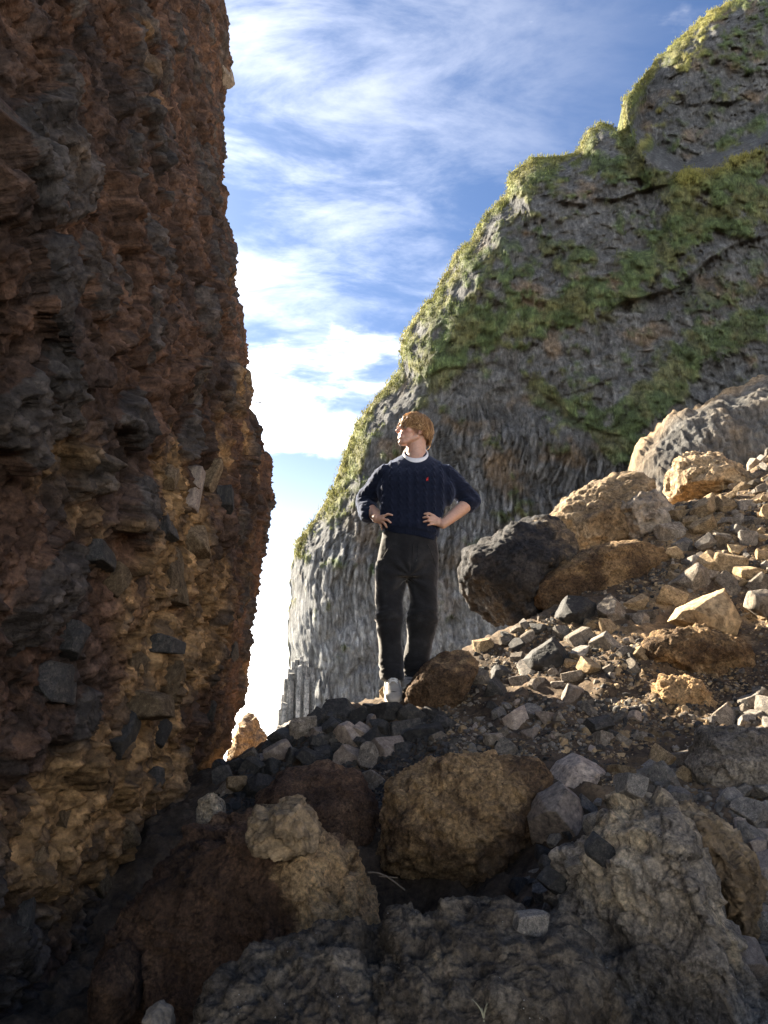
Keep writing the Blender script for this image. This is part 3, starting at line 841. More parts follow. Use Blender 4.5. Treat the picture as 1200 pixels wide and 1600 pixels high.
def boulder(label, pts, Y, depth, mat, style='rough', sub=5, seed=1, amp=1.0, planes=10, box=0.72, tone=0.0, tdir=(0, 0, 0), back=1.0, cat='boulder', group=None, name='boulder', cutmin=0.70, cutmax=0.93):
    """a boulder whose outline follows pts (photograph pixels) at forward distance Y, as deep as it is there"""
    rs = np.random.default_rng(seed)
    pts = np.array(pts, float)
    x0, y0, x1, y1 = pts[:, 0].min(), pts[:, 1].min(), pts[:, 0].max(), pts[:, 1].max()
    cx, cy = (x0 + x1) / 2, (y0 + y1) / 2
    C = at(cx, cy, Y)
    mpp = axis_depth(C) / FPX
    ang = np.arctan2(-(pts[:, 1] - cy), pts[:, 0] - cx)
    # closed outline, densely sampled, turned into a radius per angle
    dense = np.concatenate([np.linspace(a_, b_, 24, endpoint=False) for a_, b_ in zip(pts, np.roll(pts, -1, 0))])
    da = np.arctan2(-(dense[:, 1] - cy), dense[:, 0] - cx); dr = np.hypot(dense[:, 0] - cx, dense[:, 1] - cy) * mpp
    o_ = np.argsort(da); da, dr = da[o_], dr[o_]
    da = np.concatenate([da - 2 * math.pi, da, da + 2 * math.pi]); dr = np.tile(dr, 3)
    V, Fc = ico(sub + 1)
    a, b_, c_ = V[:, 0], V[:, 1], V[:, 2]
    th = np.arctan2(b_, a); rho = np.hypot(a, b_)
    R = np.interp(th, da, dr)
    rb = rho ** box
    L = np.stack([R * rb * np.cos(th), R * rb * np.sin(th), np.sign(c_) * np.abs(c_) ** 0.8 * depth * np.where(c_ > 0, back, 1.0)], 1)     # right, up, away
    size = 0.5 * (R.mean() + depth)
    scl = np.array([(x1 - x0) * mpp / 2, (y1 - y0) * mpp / 2, depth])
    Ln = L / scl
    for k in range(planes):
        n = rs.normal(size=3)
        n[2] = -abs(n[2]) * 0.9 - 0.25 if k % 4 else n[2]
        n /= np.linalg.norm(n)
        s_ = Ln @ n
        lim = np.quantile(s_, 0.995) * rs.uniform(cutmin, cutmax)
        ex = np.maximum(s_ - lim, 0)
        wgt_ = 0.93 if n[2] < 0 else 0.5
        Ln = Ln - (ex * wgt_)[:, None] * n
    L = Ln * scl
    nr = vnormals(L, Fc)
    q = L / size + seed * 3.7
    if style == 'rough':
        f_ = fbm(q * 1.4, 4, seed, 0.55); r_ = fbm(q * 3.2, 4, seed + 5, 0.55, ridged=True)
        a1, a2, aid = worley(q * 4.2 + 0.3 * f_[:, None], seed + 9)
        a3 = worley(q * 9 + 0.4 * f_[:, None], seed + 19)[0]
        d = 0.13 * f_ + 0.085 * (r_ - 0.45) + 0.055 * np.sqrt(np.clip(1 - (a1 / .65) ** 2, 0, 1)) * (aid > .4) - 0.07 * (aid < .15) * np.clip(.5 - a1, 0, 1) * 2 + 0.045 * fbm(q * 10, 4, seed + 3, .65) + 0.020 * fbm(q * 24, 3, seed + 4, .6, ridged=True) - 0.05 * np.clip(.3 - a3, 0, 1) * 2
    elif style == 'mixed':
        f_ = fbm(q * 1.3, 4, seed, 0.5); r_ = fbm(q * 2.6, 4, seed + 5, 0.5, ridged=True)
        a1, a2, aid = worley(q * 2.3 + 0.35 * f_[:, None], seed + 9)
        g1, g1e, g1i = facets(q * 2.6 + 0.25 * f_[:, None], seed + 29)
        g2, g2e, g2i = facets(q * 6.5 + 0.2 * f_[:, None], seed + 31)
        d = 0.07 * f_ + 0.05 * (r_ - 0.45) + 0.11 * g1 + 0.035 * (g1i - .5) + 0.04 * g2 + 0.012 * (g2i - .5) + 0.028 * fbm(q * 8, 4, seed + 3, .62) + 0.012 * fbm(q * 22, 3, seed + 4, .6)
    else:
        f_ = fbm(q * 1.2, 3, seed, 0.5)
        a1, a2, aid = worley(q * 1.8 + 0.2 * f_[:, None], seed + 9)
        d = 0.035 * f_ + 0.045 * (aid - .5) * sstep(a2 - a1, 0, .08) + 0.012 * fbm(q * 6, 3, seed + 3, .55)
    L = L + nr * (d * amp * size)[:, None]
    tn = np.clip(tone + Ln @ np.array([tdir[0], tdir[1], tdir[2]]) + 0.35 * fbm(q * 1.5 + 30, 3, seed + 13), 0, 1)
    Wd = C + L[:, 0:1] * np.array([1, 0, 0]) + L[:, 1:2] * np.array([0, -SP, CP]) + L[:, 2:3] * np.array([0, CP, SP])
    base = np.array([C[0], C[1], Wd[:, 2].min()])
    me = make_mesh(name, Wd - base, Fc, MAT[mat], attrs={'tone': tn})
    o = link(name, me, label=label, cat=cat, group=group, loc=base)
    SOLID.append((BVHTree.FromPolygons([tuple(v) for v in Wd], [tuple(int(i) for i in f) for f in Fc]), o))
    return o


boulder('big rounded brown boulder with ochre patches, alone in the middle of the foreground', [(598, 1290), (608, 1240), (650, 1205), (700, 1185), (760, 1176), (812, 1190), (850, 1208), (855, 1240), (835, 1278), (834, 1330), (815, 1365), (760, 1398), (700, 1404), (650, 1398), (606, 1380), (597, 1335)], 2.75, 0.24, 'brown', 'rough', 6, 11, 1.0, 6, 0.66, tone=0.42, tdir=(-0.2, 0.22, 0))
boulder('smooth grey-brown angular boulder wedged at the right of the big rounded brown boulder', [(824, 1280), (845, 1248), (880, 1226), (905, 1246), (916, 1290), (910, 1328), (880, 1350), (836, 1340)], 2.5, 0.11, 'slab', 'angular', 5, 22, 0.8, 9, 0.6, cutmin=.6, cutmax=.85)
boulder('low brownish boulder with a peaked top behind the smooth grey-brown angular boulder', [(852, 1222), (875, 1200), (905, 1184), (945, 1204), (958, 1236), (930, 1262), (890, 1242), (860, 1240)], 2.85, 0.14, 'slab', 'angular', 5, 33, 0.8, 9, 0.6)
boulder('large dark rough boulder with pale flecks leaning in the bottom right corner', [(850, 1412), (878, 1372), (940, 1345), (958, 1300), (985, 1275), (1030, 1262), (1064, 1272), (1085, 1320), (1104, 1382), (1142, 1460), (1205, 1560), (1260, 1700), (1150, 1760), (930, 1740), (905, 1640), (938, 1530), (862, 1455)], 1.85, 0.30, 'roughgrey', 'mixed', 6, 44, 1.1, 7, 0.62, tone=0.18, tdir=(0.0, 0.32, 0))
boulder('yellowish-tan boulder with cracked faces against the large dark bottom-right boulder', [(1050, 1272), (1085, 1268), (1132, 1285), (1165, 1330), (1190, 1392), (1172, 1452), (1150, 1492), (1108, 1470), (1080, 1400), (1062, 1320)], 1.95, 0.16, 'ochre', 'mixed', 6, 55, 1.1, 9, 0.62, tone=-0.2)
boulder('dark grey boulder with a blocky shape at the right edge above the yellowish-tan boulder', [(1084, 1205), (1108, 1150), (1160, 1142), (1218, 1150), (1240, 1190), (1222, 1240), (1150, 1246), (1095, 1242)], 2.65, 0.16, 'roughgrey', 'mixed', 5, 66, 0.9, 9, 0.6, tone=0.05)
boulder('long dark rough rock shelf along the bottom edge in the foreground', [(265, 1660), (330, 1575), (400, 1545), (490, 1520), (540, 1508), (592, 1526), (622, 1484), (690, 1490), (740, 1474), (800, 1458), (862, 1480), (930, 1500), (948, 1550), (952, 1660), (900, 1760), (600, 1800), (330, 1780)], 1.5, 0.20, 'rough', 'rough', 6, 77, 1.15, 6, 0.6, tone=0.12, tdir=(0.22, 0.1, 0))
boulder('big dark brown boulder with an ochre right flank, lying under the rock wall', [(170, 1480), (235, 1380), (290, 1325), (380, 1292), (470, 1300), (515, 1318), (545, 1350), (562, 1352), (570, 1400), (592, 1450), (572, 1512), (500, 1530), (380, 1560), (250, 1570), (190, 1550)], 2.15, 0.26, 'redtuff', 'mixed', 6, 88, 1.15, 9, 0.66, tone=0.0, tdir=(0.95, 0.10, 0))
boulder('pale ochre knob of rock capping the big dark brown boulder', [(384, 1300), (390, 1272), (420, 1275), (445, 1258), (470, 1254), (490, 1278), (500, 1308), (492, 1330), (450, 1336), (400, 1318)], 1.93, 0.10, 'ochre', 'mixed', 5, 99, 0.9, 9, 0.6, tone=0.0)
boulder('dark brown soil-covered mound of rock behind the pale ochre knob', [(398, 1250), (440, 1215), (500, 1203), (560, 1216), (588, 1262), (600, 1320), (596, 1400), (560, 1420), (500, 1340), (420, 1300)], 3.0, 0.24, 'redtuff', 'rough', 5, 111, 0.8, 4, 0.66, tone=-0.15)
boulder('rounded grey-and-ochre boulder tucked beside the foot of the dark rock wall', [(304, 1290), (310, 1252), (330, 1242), (347, 1258), (350, 1290), (335, 1312), (312, 1310)], 2.9, 0.07, 'roughgrey', 'rough', 5, 122, 0.8, 5, 0.66, tone=0.2, tdir=(0, 0.5, 0))
boulder('brown fuzzy boulder in front of the standing person\'s rear shoe', [(634, 1082), (658, 1046), (700, 1020), (730, 1013), (748, 1030), (738, 1060), (722, 1086), (700, 1110), (668, 1128), (640, 1126)], 4.2, 0.17, 'brown', 'rough', 5, 133, 0.7, 6, 0.62, tone=0.2, tdir=(0, 0.35, 0))
boulder('black overhanging rock mass sticking out over the gap right of the person', [(721, 890), (730, 864), (762, 848), (800, 824), (840, 808), (880, 812), (905, 850), (890, 905), (850, 950), (800, 966), (775, 988), (752, 976), (733, 945), (722, 920)], 5.5, 0.42, 'mass', 'rough', 5, 144, 0.8, 7, 0.64, tone=0.12, tdir=(0.45, 0.1, 0))
boulder('sunlit brown humped boulder on the ridge behind the black overhanging rock mass', [(838, 830), (880, 785), (930, 755), (985, 738), (1012, 750), (1020, 800), (990, 860), (900, 880), (850, 870)], 6.0, 0.40, 'ochre', 'rough', 5, 155, 0.75, 6, 0.66, tone=0.35)
boulder('mottled grey-brown boulder right of the sunlit brown hump', [(950, 810), (975, 775), (1020, 765), (1055, 780), (1062, 820), (1050, 858), (990, 868), (955, 850)], 5.75, 0.25, 'warm', 'mixed', 5, 166, 1.0, 7, 0.64)
boulder('broad flat-faced brown boulder lying below the sunlit brown hump', [(828, 915), (868, 885), (930, 855), (1000, 846), (1036, 860), (1034, 892), (1000, 922), (950, 948), (880, 956), (835, 950)], 5.25, 0.24, 'brown', 'rough', 5, 177, 0.7, 7, 0.62, tone=0.42, tdir=(0, 0.2, 0))
boulder('large ochre sunlit boulder perched on top of the slope', [(1040, 770), (1048, 738), (1062, 710), (1100, 703), (1135, 704), (1162, 722), (1188, 752), (1180, 774), (1130, 786), (1080, 790), (1050, 786)], 6.1, 0.34, 'ochre', 'mixed', 5, 188, 0.9, 9, 0.55, cutmin=.6, cutmax=.86)
boulder('pale tan sunlit boulder with a flat face halfway up the right slope', [(1046, 975), (1060, 953), (1110, 930), (1150, 916), (1157, 960), (1146, 992), (1122, 1002), (1078, 986)], 4.25, 0.13, 'tan', 'angular', 5, 199, 0.9, 8, 0.6)
boulder('dark flat-sided boulder leaning in the sunlit gravel left of the slope', [(810, 1042), (830, 1020), (870, 994), (888, 1010), (882, 1042), (852, 1060), (828, 1058)], 4.25, 0.09, 'dark', 'angular', 5, 211, 0.9, 8, 0.6)
boulder('lumpy brown clod of earth below the pale tan sunlit boulder', [(1008, 1010), (1040, 985), (1100, 985), (1165, 1005), (1172, 1040), (1130, 1062), (1060, 1058), (1015, 1045)], 4.0, 0.15, 'brown', 'rough', 5, 222, 1.25, 3, 0.66, tone=0.5)
boulder('crumbling ochre clod of earth, lowest on the sunlit slope', [(1020, 1090), (1040, 1060), (1090, 1062), (1112, 1090), (1105, 1130), (1060, 1150), (1028, 1130)], 3.75, 0.10, 'brown', 'rough', 5, 233, 1.4, 2, 0.66, tone=0.75)
boulder('squared grey block near the right edge, right of the pale tan sunlit boulder', [(1166, 950), (1172, 922), (1205, 918), (1225, 930), (1222, 962), (1190, 966)], 4.35, 0.09, 'warm', 'angular', 4, 244, 0.7, 8, 0.5)
boulder('dark slab lying in the black hollow under the big rounded brown boulder', [(688, 1445), (710, 1425), (750, 1430), (800, 1462), (805, 1490), (740, 1500), (695, 1490)], 2.15, 0.10, 'dark', 'angular', 5, 255, 0.8, 7, 0.62)
boulder('small rounded stone poking up at the bottom edge left of the rock shelf', [(222, 1610), (226, 1585), (245, 1573), (266, 1585), (272, 1612), (250, 1630)], 1.5, 0.035, 'warm', 'mixed', 4, 266, 0.8, 5, 0.66, cat='stone', name='stone')
boulder('sunlit tan outcrop far off in the notch at the foot of the rock wall', [(355, 1200), (368, 1160), (380, 1126), (392, 1132), (402, 1150), (414, 1172), (412, 1200), (390, 1225)], 9.0, 0.5, 'ochre', 'rough', 5, 277, 1.3, 6, 0.66)
boulder('distant grey rubble mound at the foot of the upright columns', [(410, 1180), (428, 1148), (450, 1130), (480, 1126), (510, 1130), (540, 1150), (540, 1200), (430, 1210)], 30, 0.9, 'grey', 'mixed', 5, 288, 1.2, 4, 0.66)
boulder('dark brown round boulder deep in the shadowed hole beside the rock wall', [(140, 1560), (150, 1510), (185, 1490), (215, 1520), (215, 1570), (190, 1600), (150, 1595)], 1.95, 0.10, 'redtuff', 'rough', 4, 299, 0.8, 4, 0.66, tone=0.1)

# ------------------------------------------------------------------ stones
def chopped(seed, elong):
    """a broken stone: a block cut by planes, edges worn, faces slightly rough"""
    rs = np.random.default_rng(seed)
    bm = bmesh.new()
    bmesh.ops.create_cube(bm, size=2.0)
    bmesh.ops.scale(bm, vec=elong, verts=bm.verts)
    for k in range(rs.integers(7, 11)):
        n = Vector(rs.normal(size=3)).normalized()
        ext = max(v.co.dot(n) for v in bm.verts)
        g = bm.verts[:] + bm.edges[:] + bm.faces[:]
        r = bmesh.ops.bisect_plane(bm, geom=g, plane_co=n * ext * rs.uniform(0.58, 0.86), plane_no=n, clear_outer=True)
        ce = [e for e in r['geom_cut'] if isinstance(e, bmesh.types.BMEdge)]
        if len(ce) >= 3:
            bmesh.ops.contextual_create(bm, geom=ce)
    bmesh.ops.remove_doubles(bm, verts=bm.verts, dist=0.03)
    bmesh.ops.bevel(bm, geom=bm.edges[:], offset=rs.uniform(0.03, 0.075), segments=1, affect='EDGES', profile=0.6)
    bmesh.ops.triangulate(bm, faces=bm.faces[:])
    bmesh.ops.subdivide_edges(bm, edges=[e for e in bm.edges if e.calc_length() > 0.3], cuts=1)
    bmesh.ops.triangulate(bm, faces=bm.faces[:])
    bmesh.ops.subdivide_edges(bm, edges=[e for e in bm.edges if e.calc_length() > 0.3], cuts=1)
    bmesh.ops.triangulate(bm, faces=bm.faces[:])
    V = np.array([v.co[:] for v in bm.verts])
    d = 0.055 * fbm(V * 1.6 + seed, 3, seed) + 0.02 * fbm(V * 5 + seed, 2, seed + 3)
    for v, k in zip(bm.verts, d):
        v.co *= 1 + k
    bmesh.ops.recalc_face_normals(bm, faces=bm.faces[:])
    me = bpy.data.meshes.new('stone')
    bm.to_mesh(me); bm.free()
    me.shade_flat()
    return me


ELONG = [(1, .8, .6), (1, .9, .8), (1, .7, .7), (1, .85, .5), (1, .6, .55), (1, 1, .75)]
SHAPES = [chopped(500 + k, ELONG[k % len(ELONG)]) for k in range(18)]
STONES = {}
for mk in ('dark', 'grey', 'tan', 'warm', 'slab', 'ochre'):
    STONES[mk] = []
    for s_ in SHAPES:
        c_ = s_.copy(); c_.name = 'stone'; c_.materials.append(MAT[mk]); STONES[mk].append(c_)


def cast(px, py):
    d = Vector(at(px, py, 1.0)); d.normalize()
    best = None
    for k, (t_, _) in enumerate([(ground_bvh, None)] + SOLID):
        h = t_.ray_cast(Vector((0, 0, 0)), d)
        if h[0] is not None and (best is None or h[3] < best[2]):
            best = (h[0], h[1], h[3], k)
    return best


PLACED = []
LOOSE = []


def put_stone(px, py, size_px, mat, label, group, sink=0.3, yaw=None, only_ground=True, asp=None, shape=None):
    h = cast(px, py)
    if h is None or (only_ground and h[3] != 0):
        return None
    p, n, dist, _ = h
    dep = p.y * CP + p.z * SP
    s = size_px * 0.5 * dep / FPX
    k = RNG.integers(0, len(SHAPES)) if shape is None else shape
    o = bpy.data.objects.new('stone', STONES[mat][k])
    COL.objects.link(o)
    o.rotation_euler = (RNG.normal(0, 0.5), RNG.normal(0, 0.5), RNG.uniform(0, 6.28) if yaw is None else yaw)
    a_ = asp or (1, RNG.uniform(.8, 1.15), RNG.uniform(.75, 1.15))
    o.scale = (s * 1.12 * a_[0], s * 1.12 * a_[1], s * 1.12 * a_[2])
    up = (n + Vector((0, 0, 1))).normalized()
    o.location = p + up * s * (0.55 - sink)
    tag(o, label, 'stone', group)
    PLACED.append((px, py, size_px))
    if group:
        LOOSE.append((px, py, size_px, mat, o))
    return o


# stones that can be told apart, one by one: (px, py, size, material, label)
for px_, py_, sz, mt, lb in [
    (577, 1222, 34, 'warm', 'tan squarish stone standing alone on the dirt above the dark soil mound'),
    (575, 1092, 24, 'tan', 'orange sunlit stone left of the front shoe'),
    (600, 1088, 26, 'tan', 'tan crumbly stone right behind the front shoe'),
    (755, 1012, 26, 'tan', 'orange sunlit stone on the ridge above the brown fuzzy boulder'),
    (781, 1054, 40, 'dark', 'blue-grey stone with a flat top right of the brown fuzzy boulder'),
    (770, 1085, 46, 'dark', 'black squarish stone below the blue-grey flat-topped stone'),
    (895, 966, 52, 'dark', 'dark grey rounded stone under the broad brown boulder'),
    (905, 1000, 46, 'warm', 'pale angular stone between the dark flat-sided boulder and the dark grey rounded stone'),
    (995, 950, 36, 'tan', 'cream upright stone in the gravel below the broad brown boulder'),
    (1046, 942, 38, 'tan', 'ochre stone at the left tip of the pale tan sunlit boulder'),
    (960, 962, 44, 'warm', 'grey flat stone among the gravel left of the cream upright stone'),
    (1098, 800, 50, 'tan', 'ochre stone directly under the large ochre perched boulder'),
    (1100, 830, 46, 'tan', 'tan wedge-shaped stone second below the large ochre perched boulder'),
    (1165, 795, 34, 'warm', 'brown stone at the right foot of the large ochre perched boulder'),
    (1080, 915, 52, 'warm', 'brownish flat stone above the pale tan sunlit boulder'),
    (1140, 885, 44, 'tan', 'tan stone by the right edge above the pale tan sunlit boulder'),
    (920, 1045, 44, 'tan', 'pale stone with a notched top right of the dark flat-sided boulder'),
    (660, 1150, 54, 'dark', 'large black slanted stone in the dark pile below the person'),
    (535, 1118, 46, 'dark', 'black rounded-top stone on the crest of the dark pile'),
    (610, 1120, 58, 'dark', 'black pointed stone right under the front shoe'),
    (470, 1150, 52, 'warm', 'brown-streaked slab on the left crest of the dark pile'),
    (372, 1232, 40, 'tan', 'pale ochre stone near the rock wall in the dark pile'),
    (1030, 1220, 50, 'grey', 'grey stone with a dark face left of the dark grey blocky boulder'),
    (1065, 1250, 46, 'grey', 'grey stone pinched between the yellowish-tan and dark grey blocky boulders'),
    (985, 1235, 46, 'grey', 'pale grey pointed stone above the large dark bottom-right boulder'),
    (1180, 1275, 60, 'grey', 'pale grey slab at the right edge under the dark grey blocky boulder'),
    (1172, 1315, 44, 'grey', 'small light grey stone right of the yellowish-tan boulder'),
    (1195, 1365, 60, 'slab', 'brown-grey stone cut by the right edge beside the yellowish-tan boulder'),
    (1165, 1500, 50, 'slab', 'brown stone under the lower end of the yellowish-tan boulder'),
    (1195, 1530, 46, 'grey', 'grey stone lowest on the right edge'),
    (925, 1295, 44, 'grey', 'dark grey stone right of the smooth grey-brown angular boulder'),
    (935, 1335, 48, 'dark', 'dark slanted stone above the shoulder of the large bottom-right boulder'),
    (900, 1355, 34, 'warm', 'small grey wedge stone below the smooth grey-brown angular boulder'),
    (830, 1445, 52, 'grey', 'grey stone left of the large dark bottom-right boulder, above the rock shelf'),
    (865, 1385, 42, 'dark', 'dark stone in the cleft below the small grey wedge stone')]:
    put_stone(px_, py_, sz, mt, lb, None, sink=0.25, only_ground=False)

from math import inf


def inside(px, py, poly):
    c = False
    for (x0, y0), (x1, y1) in zip(poly, poly[1:] + poly[:1]):
        if (y0 > py) != (y1 > py) and px < (x1 - x0) * (py - y0) / (y1 - y0) + x0:
            c = not c
    return c


def scatter(poly, count, lo, hi, mats, label, group, sink=0.16, tight=0.60):
    xs = [p[0] for p in poly]; ys_ = [p[1] for p in poly]
    done = tries = 0
    while done < count and tries < count * 60:
        tries += 1
        x, y = RNG.uniform(min(xs), max(xs)), RNG.uniform(min(ys_), max(ys_))
        if not inside(x, y, poly):
            continue
        t = done / count
        sz = hi * (1 - t) ** 1.6 + lo * (1 - (1 - t) ** 1.6)
        sz *= RNG.uniform(0.85, 1.15)
        if any((x - a) ** 2 + (y - b_) ** 2 < (tight * 0.5 * (sz + s)) ** 2 for a, b_, s in PLACED):
            continue
        if put_stone(x, y, sz, mats[RNG.integers(0, len(mats))], label, group, sink):
            done += 1


scatter([(430, 1158), (530, 1108), (632, 1108), (700, 1118), (690, 1165), (560, 1192), (480, 1205), (385, 1215)], 66, 14, 48, ['dark'] * 5 + ['slab', 'warm', 'dark'], 'dark angular stone in the shaded pile below the person\'s feet', 'dark stones piled below the person')
scatter([(345, 1200), (420, 1165), (480, 1205), (420, 1240), (350, 1250)], 20, 14, 34, ['dark', 'dark', 'tan', 'warm'], 'stone in the shaded heap between the rock wall and the dark soil mound', 'stones heaped beside the rock wall')
scatter([(740, 1012), (850, 965), (1000, 930), (1055, 1010), (960, 1062), (800, 1085), (720, 1062)], 52, 9, 36, ['grey', 'warm', 'warm', 'tan', 'dark'], 'sunlit stone in the gravel below the broad flat-faced brown boulder', 'sunlit stones in the middle of the slope')
scatter([(1040, 800), (1200, 760), (1205, 1000), (1160, 915), (1050, 925), (1040, 880)], 52, 10, 40, ['tan', 'warm', 'grey', 'tan'], 'tan or grey sunlit stone on the slope below the large ochre perched boulder', 'sunlit stones high on the right slope')
scatter([(700, 1095), (1000, 1075), (1010, 1175), (760, 1178)], 40, 8, 36, ['dark', 'warm', 'slab', 'grey'], 'small stone on the dark earth above the big rounded brown boulder', 'stones on the dark earth')
scatter([(960, 1215), (1080, 1180), (1110, 1130), (1205, 1085), (1205, 1145), (1110, 1150), (1085, 1240), (1040, 1262)], 32, 12, 42, ['grey', 'grey', 'warm', 'tan'], 'stone in the pale grey heap left of or above the dark grey blocky boulder', 'stones heaped around the grey boulder')
scatter([(1120, 1245), (1205, 1240), (1205, 1560), (1150, 1500), (1190, 1400), (1160, 1300)], 24, 16, 46, ['grey', 'grey', 'slab'], 'grey stone in the shaded heap along the right edge beside the yellowish-tan boulder', 'grey stones along the right edge')
scatter([(1060, 745), (1200, 690), (1205, 770), (1180, 770)], 12, 10, 26, ['grey', 'warm', 'tan'], 'grey sunlit stone on the ridge right of the large ochre perched boulder', 'stones on the ridge')
scatter([(890, 1270), (980, 1240), (960, 1300), (930, 1360), (860, 1420), (800, 1470), (780, 1420)], 14, 14, 38, ['dark', 'grey'], 'dark stone in the cleft left of the large bottom-right boulder', 'stones in the cleft')
# each loose stone is named by what it lies beside: the landmark nearest to it, the side, and how near among its like
LAND = [(727, 1290, 'big rounded brown boulder'), (870, 1290, 'smooth grey-brown angular boulder'), (905, 1222, 'low peaked brownish boulder'), (1010, 1420, 'large dark bottom-right boulder'), (1120, 1375, 'yellowish-tan cracked boulder'),
        (1150, 1192, 'dark grey blocky boulder'), (620, 1540, 'long dark rock shelf'), (442, 1296, 'pale ochre knob'), (500, 1290, 'dark soil-covered mound'), (327, 1278, 'rounded grey-and-ochre boulder'), (690, 1070, 'brown fuzzy boulder'),
        (790, 900, 'black overhanging rock mass'), (930, 810, 'sunlit brown humped boulder'), (1005, 815, 'mottled grey-brown boulder'), (930, 900, 'broad flat-faced brown boulder'), (1110, 745, 'large ochre perched boulder'),
        (1100, 960, 'pale tan flat-faced boulder'), (850, 1030, 'dark flat-sided boulder'), (1090, 1022, 'lumpy brown clod of earth'), (1065, 1105, 'crumbling ochre clod of earth'), (1195, 940, 'squared grey block'), (612, 1090, "person's front shoe"),
        (577, 1222, 'lone tan squarish stone'), (770, 1085, 'black squarish stone'), (660, 1150, 'large black slanted stone'), (470, 1150, 'brown-streaked slab'), (372, 1232, 'pale ochre stone by the rock wall'), (995, 950, 'cream upright stone'),
        (1098, 815, 'two tan stones under the perched boulder'), (1180, 1275, 'pale grey slab'), (1165, 1500, 'brown stone under the yellowish-tan boulder'), (980, 1150, 'dark bare earth'), (535, 1118, 'black rounded-top stone on the crest')]
WORD = {'dark': 'black', 'grey': 'grey', 'tan': 'tan', 'warm': 'brownish-grey', 'slab': 'grey-brown', 'ochre': 'ochre'}
ORD = ['nearest', 'second nearest', 'third nearest', 'fourth nearest', 'fifth nearest', 'sixth nearest', 'seventh nearest', 'eighth nearest', 'ninth nearest', 'tenth nearest', 'eleventh nearest', 'twelfth nearest']
buckets = {}
for x, y, sz, mt, o in LOOSE:
    dist, lx, ly, nm_ = min((math.hypot(x - a, y - b_), a, b_, n) for a, b_, n in LAND)
    side = ('right of' if x > lx else 'left of') if abs(x - lx) > abs(y - ly) else ('below' if y > ly else 'above')
    buckets.setdefault((WORD[mt], side, nm_), []).append((dist, sz, o))
for (w_, side, nm_), lst in buckets.items():
    lst.sort(key=lambda t: t[0])
    for k, (dist, sz, o) in enumerate(lst):
        big_ = 'small ' if sz < 18 else ''
        if len(lst) == 1:
            o['label'] = f'{big_}{w_} stone {side} the {nm_}'
        else:
            o['label'] = f'{ORD[min(k, 11)]} {w_} stone {side} the {nm_}'
print('stones', len(PLACED))

# small gravel, uncountable
gV, gF, gM = [], [], []
heads = []
for k in range(6):
    rs = np.random.default_rng(900 + k)
    V, Fc = ico(1)
    V = V * rs.uniform(.7, 1.2, 3)
    V = V * (1 + .35 * rs.uniform(-1, 1, (len(V), 1)))
    for _ in range(5):
        n = rs.normal(size=3); n /= np.linalg.norm(n)
        e = np.maximum(V @ n - .62, 0); V = V - e[:, None] * n
    heads.append((V, Fc))
heads2 = []
for k in range(8):
    rs = np.random.default_rng(940 + k)
    V, Fc = ico(3)
    V = V * rs.uniform(.7, 1.2, 3)
    for _ in range(11):
        n = rs.normal(size=3); n /= np.linalg.norm(n)
        e = np.maximum(V @ n - rs.uniform(.5, .75), 0); V = V - e[:, None] * n * .97
    heads2.append((V, Fc))
zones = [([(700, 1100), (1010, 1075), (1120, 1130), (1010, 1190), (840, 1190), (700, 1185)], 420, 6, 24, None),
         ([(960, 1215), (1080, 1180), (1110, 1130), (1205, 1090), (1205, 1560), (1150, 1500), (1190, 1400), (1160, 1290), (1060, 1255)], 260, 8, 34, 'grey'),
         ([(345, 1200), (430, 1158), (530, 1108), (700, 1115), (690, 1170), (480, 1210)], 260, 8, 26, 'dark'),
         ([(690, 1110), (720, 1060), (745, 1015), (850, 960), (1040, 800), (1200, 700), (1205, 1150), (1000, 1240), (830, 1200), (700, 1190)], 9000, 2.5, 12, None),
         ([(345, 1200), (430, 1158), (530, 1108), (700, 1108), (720, 1190), (600, 1260), (480, 1210), (340, 1290)], 2400, 3, 18, 'dark'),
         ([(600, 1190), (690, 1170), (620, 1235), (600, 1320), (570, 1250)], 300, 3, 9, 'warm'),
         ([(960, 1215), (1200, 1100), (1205, 1560), (1150, 1500), (1100, 1300), (1000, 1260)], 900, 4, 15, 'grey')]
by = {'dark': [], 'warm': [], 'tan': [], 'grey': []}
for poly, cnt, lo, hi, mt in zones:
    xs = [p[0] for p in poly]; ys_ = [p[1] for p in poly]
    done = 0
    for _ in range(cnt * 3):
        if done >= cnt:
            break
        x, y = RNG.uniform(min(xs), max(xs)), RNG.uniform(min(ys_), max(ys_))
        if not inside(x, y, poly):
            continue
        if mt is None and perlin(np.array([[x * .012, y * .02, 3.3]]), 77)[0] + RNG.uniform(-.35, .35) < -0.05:
            continue
        h = ground_bvh.ray_cast(Vector((0, 0, 0)), Vector(at(x, y, 1)).normalized())
        if h[0] is None or h[0].y > 9:
            continue
        p = h[0]
        s = (lo + (hi - lo) * RNG.random() ** 2.5) * .5 * (p.y * CP + p.z * SP) / FPX
        m = mt or ('dark' if RNG.random() < .25 else ('tan' if RNG.random() < .35 + .3 * (x > 950) else ('warm' if RNG.random() < .5 else 'grey')))
        by[m].append((np.array(p) + h[1] * s * .3, s))
        done += 1
